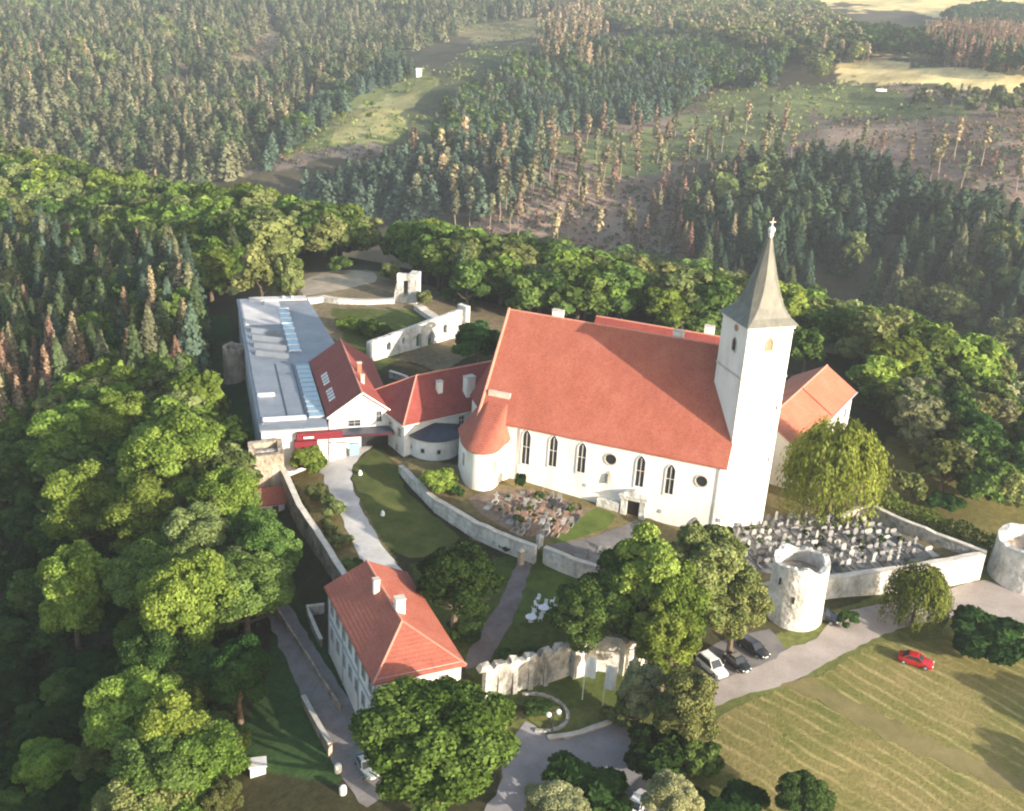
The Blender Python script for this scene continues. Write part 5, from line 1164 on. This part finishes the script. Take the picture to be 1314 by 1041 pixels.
hedge('hedge', 'low dark hedge row in front of the museum side of the square ruin', AT(340, 575), AT(378, 560), 2.6, 1.6, FD)

# ------------------------------------------------------------------ woods: every near tree its own object, far-off wood as a mass
CLEAR = [(262,400),(308,372),(400,340),(500,335),(570,385),(650,420),(950,440),(1050,455),(1110,490),(1135,560),(1200,640),(1340,700),(1400,1300),(280,1300),(280,1041),(300,900),(330,780),(318,700),(296,640),(262,560)]
Z_RIDGE = [(-40,140),(110,180),(230,212),(330,235),(430,262),(520,280),(640,296),(760,322),(870,335),(950,370),(1060,382),(1200,420),(1360,480),(1360,650),(1230,640),(1140,570),(1130,470),(1040,440),(930,440),(800,400),(650,385),(560,340),(410,335),(390,355),(320,385),(265,380),(230,320),(-40,290)]
Z_SPR = [(-40,285),(230,318),(268,375),(266,440),(258,505),(180,480),(110,470),(60,520),(-40,570)]
Z_LBR = [(-40,560),(60,515),(110,468),(180,478),(262,505),(335,620),(385,690),(352,760),(352,860),(300,950),(300,1100),(-40,1100)]
def jitter_grid(x0, x1, y0, y1, s): 
    X, Y = np.meshgrid(np.arange(x0, x1, s), np.arange(y0, y1, s)); X = X + rng.uniform(-.42, .42, X.shape) * s; Y = Y + rng.uniform(-.42, .42, Y.shape) * s; return X.ravel(), Y.ravel()
_tan = (GZ - CH) / np.hypot(GX, GY); _run = np.maximum.accumulate(_tan, 0); _azs = A_[0]; _lrs = L_[:, 0]
def visible(x, y, ztop):
    r = np.hypot(x, y); j = np.clip(np.searchsorted(_azs, np.arctan2(x, y)), 0, len(_azs) - 1); i = np.clip(np.searchsorted(_lrs, np.log(r)) - 2, 0, len(_lrs) - 1); return (ztop - CH) / r > _run[i, j] + .001
def inframe(px, py, m_=30): return (px > -m_) & (px < 1314 + m_) & (py > -m_) & (py < 1041 + m_ + 20)
CAND = []   # (kind, leaf, x, y, z, h, rad, size in picture, zone)
def scatter(zone, s, box, hrange, chooser, rmax=None, base_clear=True, rmin=0):
    X, Y = jitter_grid(*box, s); Z = g(X, Y); H_ = rng.uniform(*hrange, len(X)); r = np.hypot(X, Y); ok = (r > rmin) & ((r < rmax) if rmax else True)
    px, py = prj(np.stack([X, Y, Z + .6 * H_], -1)); bx, by = prj(np.stack([X, Y, Z], -1))
    ok &= inpoly(px, py, zone) & inframe(px, py) & visible(X, Y, Z + H_)
    if base_clear: ok &= ~inpoly(bx, by, CLEAR)
    for tx, ty, tr in TAKEN: ok &= np.hypot(X - tx, Y - ty) > tr
    for i in np.where(ok)[0]:
        c = chooser(px[i], py[i])
        if c: k, mk, hs, w_ = c; h = H_[i] * hs; CAND.append((k, mk, X[i], Y[i], Z[i] - .1, h, w_ * h, h / r[i], zone is Z_LBR and 'slope' or zone is Z_SPR and 'spruce' or 'ridge'))
RU = random.random
def pick_ridge(px, py):
    u = RU()
    if px < 330 and py < 250: return ('broadleaf_tree', random.choice(('olive', 'mid', 'lime')), 1, .4) if u < .95 else ('dead_spruce_tree', 'tan', 1.2, .16)
    if px > 1120 and py > 480: return ('broadleaf_tree', random.choice(('mid', 'olive', 'dark', 'mid', 'pale')), .75, .46) if u < .93 else None
    if u < .04 and px < 700: return ('spruce_tree', 'green', 1.1, .2)
    return ('broadleaf_tree', random.choice(('mid', 'mid', 'lime', 'lime', 'olive')), 1, .5)
def pick_spr(px, py):
    u = RU()
    if px < 110 and py > 440: return ('dead_spruce_tree', random.choice(('tan', 'brown', 'brown')), 1, .15) if u < .8 else ('spruce_tree', 'green', 1, .19)
    if u < .10: return ('dead_spruce_tree', random.choice(('tan', 'brown')), .95, .16)
    if u < .36: return ('broadleaf_tree', random.choice(('mid', 'olive', 'lime')), .8, .36)
    return ('spruce_tree', random.choice(('green', 'green', 'olive', 'blue')), 1, .19)
def pick_lbr(px, py):
    u = RU()
    if px < 180 and py > 640: return ('broadleaf_tree', 'dark' if u < .8 else 'mid', .5, .6)
    return ('broadleaf_tree', random.choice(('mid', 'lime', 'olive', 'mid', 'lime')), .95, .5)
scatter(Z_RIDGE, 6.2, (-260, 230, 110, 480), (11, 16), pick_ridge, 500)
scatter(Z_SPR, 4.6, (-190, -30, 120, 340), (13, 20), pick_spr, 400)
scatter(Z_LBR, 4.9, (-120, -10, 60, 240), (9, 15), pick_lbr, 260)
for px, py, w_, h, mk in ((236,375,44,17,'tan'),(60,492,40,15,'brown'),(22,505,40,15,'brown'),(88,478,30,15,'tan'),(40,520,34,14,'brown'),(152,325,24,16,'brown'),(122,405,22,13,'tan'),(80,400,22,13,'tan')):
    pos, mpp = canopy_at(px, py, h, .55); CAND.append(('dead_spruce_tree', mk, *pos, h, w_ * mpp / 2, .3, 'spruce'))
# the far hillside
FZ = [  # area outline in the photo, spacing, height range, mix of (kind, leaf, share), rmin
 ([(-30,-40),(760,-40),(700,14),(620,20),(500,66),(425,112),(330,182),(270,222),(180,225),(-30,200)], 7.2, (9, 20), (('spruce_tree','olive',.5),('spruce_tree','green',.26),('dead_spruce_tree','tan',.09),('broadleaf_tree','olive',.15)), 440),
 ([(325,198),(420,122),(500,70),(522,78),(435,135),(342,206)], 6, (9, 13), (('spruce_tree','blue',.8),('broadleaf_tree','mid',.2)), 480),
 ([(610,96),(700,60),(900,40),(1010,55),(980,100),(900,110),(700,150),(620,180),(545,205),(570,150)], 5.2, (7, 12), (('spruce_tree','blue',.45),('broadleaf_tree','mid',.25),('spruce_tree','olive',.3)), 480),
 ([(385,238),(530,196),(640,165),(720,190),(650,245),(560,262),(440,270)], 6.2, (13, 19), (('spruce_tree','blue',.75),('spruce_tree','green',.25)), 440),
 ([(660,110),(900,80),(905,105),(830,150),(680,160)], 5, (9, 14), (('spruce_tree','blue',.8),('spruce_tree','green',.2)), 480),
 ([(530,185),(720,155),(720,270),(640,295),(500,262)], 12.5, (16, 23), (('pine_tree','tan',.4),('pine_tree','olive',.6)), 420),
 ([(690,5),(780,10),(770,75),(700,80)], 13, (16, 24), (('pine_tree','tan',.6),('pine_tree','olive',.4)), 480),
 ([(700,160),(960,125),(1060,165),(1330,175),(1330,260),(1000,200),(820,310),(600,305)], 20, (13, 20), (('pine_tree','tan',.4),('pine_tree','olive',.2),('dead_spruce_tree','brown',.25)), 420),
 ([(840,235),(960,225),(930,320),(840,320),(800,280)], 9.5, (14, 20), (('dead_spruce_tree','brown',.45),('dead_spruce_tree','tan',.3),('pine_tree','tan',.25)), 400),
 ([(700,195),(830,215),(800,300),(700,290)], 17, (12, 20), (('dead_spruce_tree','tan',.5),('pine_tree','tan',.5)), 400),
 ([(890,235),(1000,195),(1110,200),(1190,245),(1340,270),(1340,490),(1190,440),(1060,395),(950,375),(870,310)], 6.6, (11, 20), (('spruce_tree','dark',.5),('spruce_tree','green',.26),('spruce_tree','olive',.06),('broadleaf_tree','olive',.12),('dead_spruce_tree','brown',.06)), 380),
 ([(790,-30),(1010,-30),(1090,40),(1120,70),(980,60),(900,45),(760,30)], 6.5, (12, 17), (('broadleaf_tree','olive',.5),('pine_tree','tan',.2),('spruce_tree','green',.3)), 500),
 ([(1070,34),(1150,40),(1200,46),(1340,72),(1340,90),(1180,64),(1090,64)], 6, (12, 17), (('spruce_tree','green',.3),('broadleaf_tree','dark',.7)), 500),
 ([(1185,36),(1340,40),(1340,82),(1230,72),(1185,58)], 5.5, (15, 21), (('dead_spruce_tree','brown',.7),('dead_spruce_tree','tan',.2),('spruce_tree','green',.1)), 500),
 ([(1175,112),(1340,116),(1340,138),(1250,140),(1170,130)], 8, (8, 12), (('broadleaf_tree','olive',.5),('pine_tree','olive',.3),('spruce_tree','green',.2)), 500),
 ([(1225,14),(1340,8),(1340,40),(1240,44),(1215,30)], 6.5, (13, 18), (('broadleaf_tree','dark',.7),('spruce_tree','green',.3)), 600),
 ([(1020,65),(1065,60),(1072,92),(1040,105)], 9, (9, 13), (('broadleaf_tree','olive',1),), 500),
 ([(390,150),(560,95),(560,130),(420,185)], 24, (3, 6), (('broadleaf_tree','lime',.6),('broadleaf_tree','mid',.4)), 480),
]
_fp = [(p, inpoly) for p in FZ]
for poly, s, hr, mixk, rmin in FZ:
    X, Y = jitter_grid(-760, 760, rmin * .85, 1750, s); r = np.hypot(X, Y); px0, py0 = prj(np.stack([X, Y, np.full(len(X), -20.)], -1)); k0 = (r > rmin) & inframe(px0, py0, 160); X, Y, r = X[k0], Y[k0], r[k0]
    Z = g(X, Y); H_ = rng.uniform(*hr, len(X)); px, py = prj(np.stack([X, Y, Z + .5 * H_], -1)); wob = vnoise(X, Y, 40) * 22
    ok = inpoly(px + wob, py + wob * .4, poly) & inframe(px, py, 25) & visible(X, Y, Z + H_) & (vnoise(X + 500, Y, 26) + .5 * vnoise(X, Y + 300, 9) > -.24)
    if poly is FZ[0][0]: ok &= ~inpoly(px + wob, py, [(285,85),(345,22),(372,40),(340,92)])
    nz = vnoise(X + 200, Y + 90, 60)
    cum = np.cumsum([m_[2] for m_ in mixk])
    for i in np.where(ok)[0]:
        u = np.clip(.62 * RU() + .38 * (nz[i] + .5), 0, .999) if len(mixk) > 1 else .5; j = min(int(np.searchsorted(cum / cum[-1], u)), len(mixk) - 1)
        k, mk, _s = mixk[j]; h = H_[i]; wd = {'spruce_tree': .22, 'dead_spruce_tree': .15, 'pine_tree': .1, 'broadleaf_tree': .46}[k]
        CAND.append((k, mk, X[i], Y[i], Z[i] - .2, h, wd * h, h / r[i], 'far'))
LABELS = {
 ('broadleaf_tree','ridge'): ('leafy green tree in the broad belt of trees behind the monastery', 'broadleaf trees of the belt behind the monastery'),
 ('broadleaf_tree','slope'): ('shaded broadleaf tree in the dark wood on the slope below the garden wall', 'shaded trees of the dark slope wood'),
 ('broadleaf_tree','spruce'): ('small broadleaf tree mixed in among the spruces beside the zinc roofed wing', 'broadleaf trees among the near spruces'),
 ('broadleaf_tree','far'): ('broadleaf tree on the far valley side', 'broadleaf trees on the far hillside'),
 ('spruce_tree','ridge'): ('dark spruce standing among the leafy belt behind the monastery', 'spruces in the leafy belt'),
 ('spruce_tree','spruce'): ('green spruce in the conifer wood beside the zinc roofed wing', 'spruces in the near conifer wood'),
 ('spruce_tree','far'): ('spruce on the far valley side beyond the leafy belt', 'spruces on the far hillside'),
 ('dead_spruce_tree','ridge'): ('dead tan spruce within the leafy belt', 'dead spruces in the leafy belt'),
 ('dead_spruce_tree','spruce'): ('dead brown spruce in the conifer wood beside the zinc roofed wing', 'dead spruces in the near conifer wood'),
 ('dead_spruce_tree','far'): ('dead rusty spruce on the far valley side', 'dead spruces on the far hillside'),
 ('pine_tree','far'): ('tall bare stemmed pale pine on the far clearings', 'pale bare pines on the far hillside'),
}
CAND.sort(key=lambda c: -c[7])
used = {}; REST = {}
CAPS = {'broadleaf_tree': 258, 'spruce_tree': 295, 'dead_spruce_tree': 290, 'pine_tree': 290}
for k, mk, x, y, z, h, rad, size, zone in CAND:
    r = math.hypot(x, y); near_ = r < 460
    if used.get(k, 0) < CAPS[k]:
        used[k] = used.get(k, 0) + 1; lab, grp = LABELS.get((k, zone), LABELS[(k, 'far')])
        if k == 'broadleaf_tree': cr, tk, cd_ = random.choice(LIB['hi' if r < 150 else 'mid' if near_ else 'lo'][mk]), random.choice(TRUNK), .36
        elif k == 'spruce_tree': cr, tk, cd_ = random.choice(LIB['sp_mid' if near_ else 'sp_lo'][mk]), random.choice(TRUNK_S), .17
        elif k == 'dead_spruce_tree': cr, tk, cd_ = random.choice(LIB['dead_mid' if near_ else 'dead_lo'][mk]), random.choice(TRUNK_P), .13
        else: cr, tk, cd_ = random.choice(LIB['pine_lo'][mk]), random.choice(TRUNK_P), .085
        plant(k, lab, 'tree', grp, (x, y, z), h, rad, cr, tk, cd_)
    else: REST.setdefault(k, {}).setdefault(mk + ('_m' if near_ else ''), []).append((x, y, z, h, rad))
print('TREES', used, {k: {m_: len(v) for m_, v in d.items()} for k, d in REST.items()})
# the rest of each kind: one object, points carrying copies of crowns that stand in the wood
def mass(name, kind, groups):
    """one object: points of the far wood, each instancing the crown of a tree of its own leaf colour"""
    ng = bpy.data.node_groups.new(name, 'GeometryNodeTree'); ng.interface.new_socket('Geometry', in_out='INPUT', socket_type='NodeSocketGeometry'); ng.interface.new_socket('Geometry', in_out='OUTPUT', socket_type='NodeSocketGeometry')
    N = ng.nodes; Lk = ng.links; gi = N.new('NodeGroupInput'); go = N.new('NodeGroupOutput'); jn = N.new('GeometryNodeJoinGeometry')
    pts = []; idx = []; rot = []; scl = []; meshes = []
    for mk, rows in groups.items():
        m0 = mk.replace('_m', ''); nr_ = mk.endswith('_m')
        if kind == 'broadleaf_tree': ms, cd_ = LIB['mid' if nr_ else 'lo'][m0], .36
        elif kind == 'spruce_tree': ms, cd_ = LIB['sp_mid' if nr_ else 'sp_lo'][m0], .17
        elif kind == 'dead_spruce_tree': ms, cd_ = LIB['dead_mid' if nr_ else 'dead_lo'][m0], .13
        else: ms, cd_ = LIB['pine_lo'][m0], .085
        for x, y, z, h, rad in rows: pts.append((x, y, z)); idx.append(len(meshes) + random.randrange(len(ms))); rot.append((0, 0, random.uniform(0, 6.28))); scl.append((rad / cd_, rad / cd_, h))
        meshes += ms
    me = bpy.data.meshes.new(name); me.from_pydata(pts, [], []); 
    for nm, tp, dat, fld in (('pick', 'INT', idx, 'value'), ('turn', 'FLOAT_VECTOR', rot, 'vector'), ('size', 'FLOAT_VECTOR', scl, 'vector')):
        a = me.attributes.new(nm, tp, 'POINT'); a.data.foreach_set(fld, np.array(dat, np.int32 if tp == 'INT' else np.float32).ravel())
    trunk = {'pine_tree': TRUNK_P[0], 'dead_spruce_tree': TRUNK_P[1]}.get(kind)
    def attr(nm, tp): a = N.new('GeometryNodeInputNamedAttribute'); a.data_type = tp; a.inputs[0].default_value = nm; return a.outputs[0]
    for i, ms in enumerate(meshes + ([trunk] if trunk else [])):
        o = bpy.data.objects.new('tree_shape', ms); oi = N.new('GeometryNodeObjectInfo'); oi.inputs['Object'].default_value = o; oi.inputs['As Instance'].default_value = True
        ip = N.new('GeometryNodeInstanceOnPoints'); Lk.new(gi.outputs[0], ip.inputs['Points']); Lk.new(oi.outputs['Geometry'], ip.inputs['Instance'])
        if i < len(meshes):
            cmp_ = N.new('FunctionNodeCompare'); cmp_.data_type = 'INT'; cmp_.operation = 'EQUAL'; Lk.new(attr('pick', 'INT'), cmp_.inputs[2]); cmp_.inputs[3].default_value = i; Lk.new(cmp_.outputs[0], ip.inputs['Selection'])
        Lk.new(attr('turn', 'FLOAT_VECTOR'), ip.inputs['Rotation']); Lk.new(attr('size', 'FLOAT_VECTOR'), ip.inputs['Scale']); Lk.new(ip.outputs[0], jn.inputs[0])
    Lk.new(jn.outputs[0], go.inputs[0])
    o = link(bpy.data.objects.new(name, me)); md = o.modifiers.new('wood', 'NODES'); md.node_group = ng; setp(o, kind='stuff'); return o
for k, d in REST.items(): mass({'broadleaf_tree': 'far_broadleaf_wood', 'spruce_tree': 'far_spruce_wood', 'dead_spruce_tree': 'far_dead_wood', 'pine_tree': 'far_pine_wood'}[k], k, d)
# undergrowth on the wooded slopes
def undergrowth():
    out = []
    for zone, s, box, rm in ((Z_LBR, 1.7, (-125, -10, 60, 240), 270), (Z_SPR, 2.4, (-190, -30, 120, 340), 400)):
        X, Y = jitter_grid(*box, s); Z = g(X, Y); px, py = prj(np.stack([X, Y, Z], -1)); ok = inpoly(px, py, zone) & inframe(px, py, 40) & ~inpoly(px, py, CLEAR); out.append(np.stack([X, Y, Z], -1)[ok])
    C = np.concatenate(out); n_ = 14; P = np.repeat(C, n_, 0); hh = np.repeat(rng.uniform(.5, 2.2, len(C)), n_); d = nrm(rng.normal(size=(len(P), 3)) + [0, 0, .6]); d[:, 2] = abs(d[:, 2]); P = P + d * hh[:, None] * [.75, .75, .9]
    q = quad_cloud(P, nrm(d + rng.normal(size=d.shape) * .5), .3 * rng.uniform(.6, 1.4, len(P))); o = link(bpy.data.objects.new('undergrowth', npmesh('undergrowth', q[0], q[1], np.clip(np.repeat(rng.random(len(C)), n_) + rng.normal(0, .15, len(P)), 0, 1), (FD,)))); setp(o, kind='stuff')
undergrowth()
run_scrub()
# ------------------------------------------------------------------ air
hz = MB(); hz.hull([(-3000, -40, -140), (3000, -40, -140), (3000, 4000, -140), (-3000, 4000, -140)], [(-3000, -40, 110), (3000, -40, 110), (3000, 4000, 110), (-3000, 4000, 110)])
hm = bpy.data.materials.new('haze_air'); hm.use_nodes = True; n = hm.node_tree.nodes; n.clear(); o_ = n.new('ShaderNodeOutputMaterial'); pv = n.new('ShaderNodeVolumePrincipled')
pv.inputs['Color'].default_value = (.84, .91, 1, 1); pv.inputs['Density'].default_value = .0002; pv.inputs['Anisotropy'].default_value = .3; hm.node_tree.links.new(pv.outputs[0], o_.inputs['Volume'])
if HAZE: hz.build('haze', hm, None, kind='stuff')
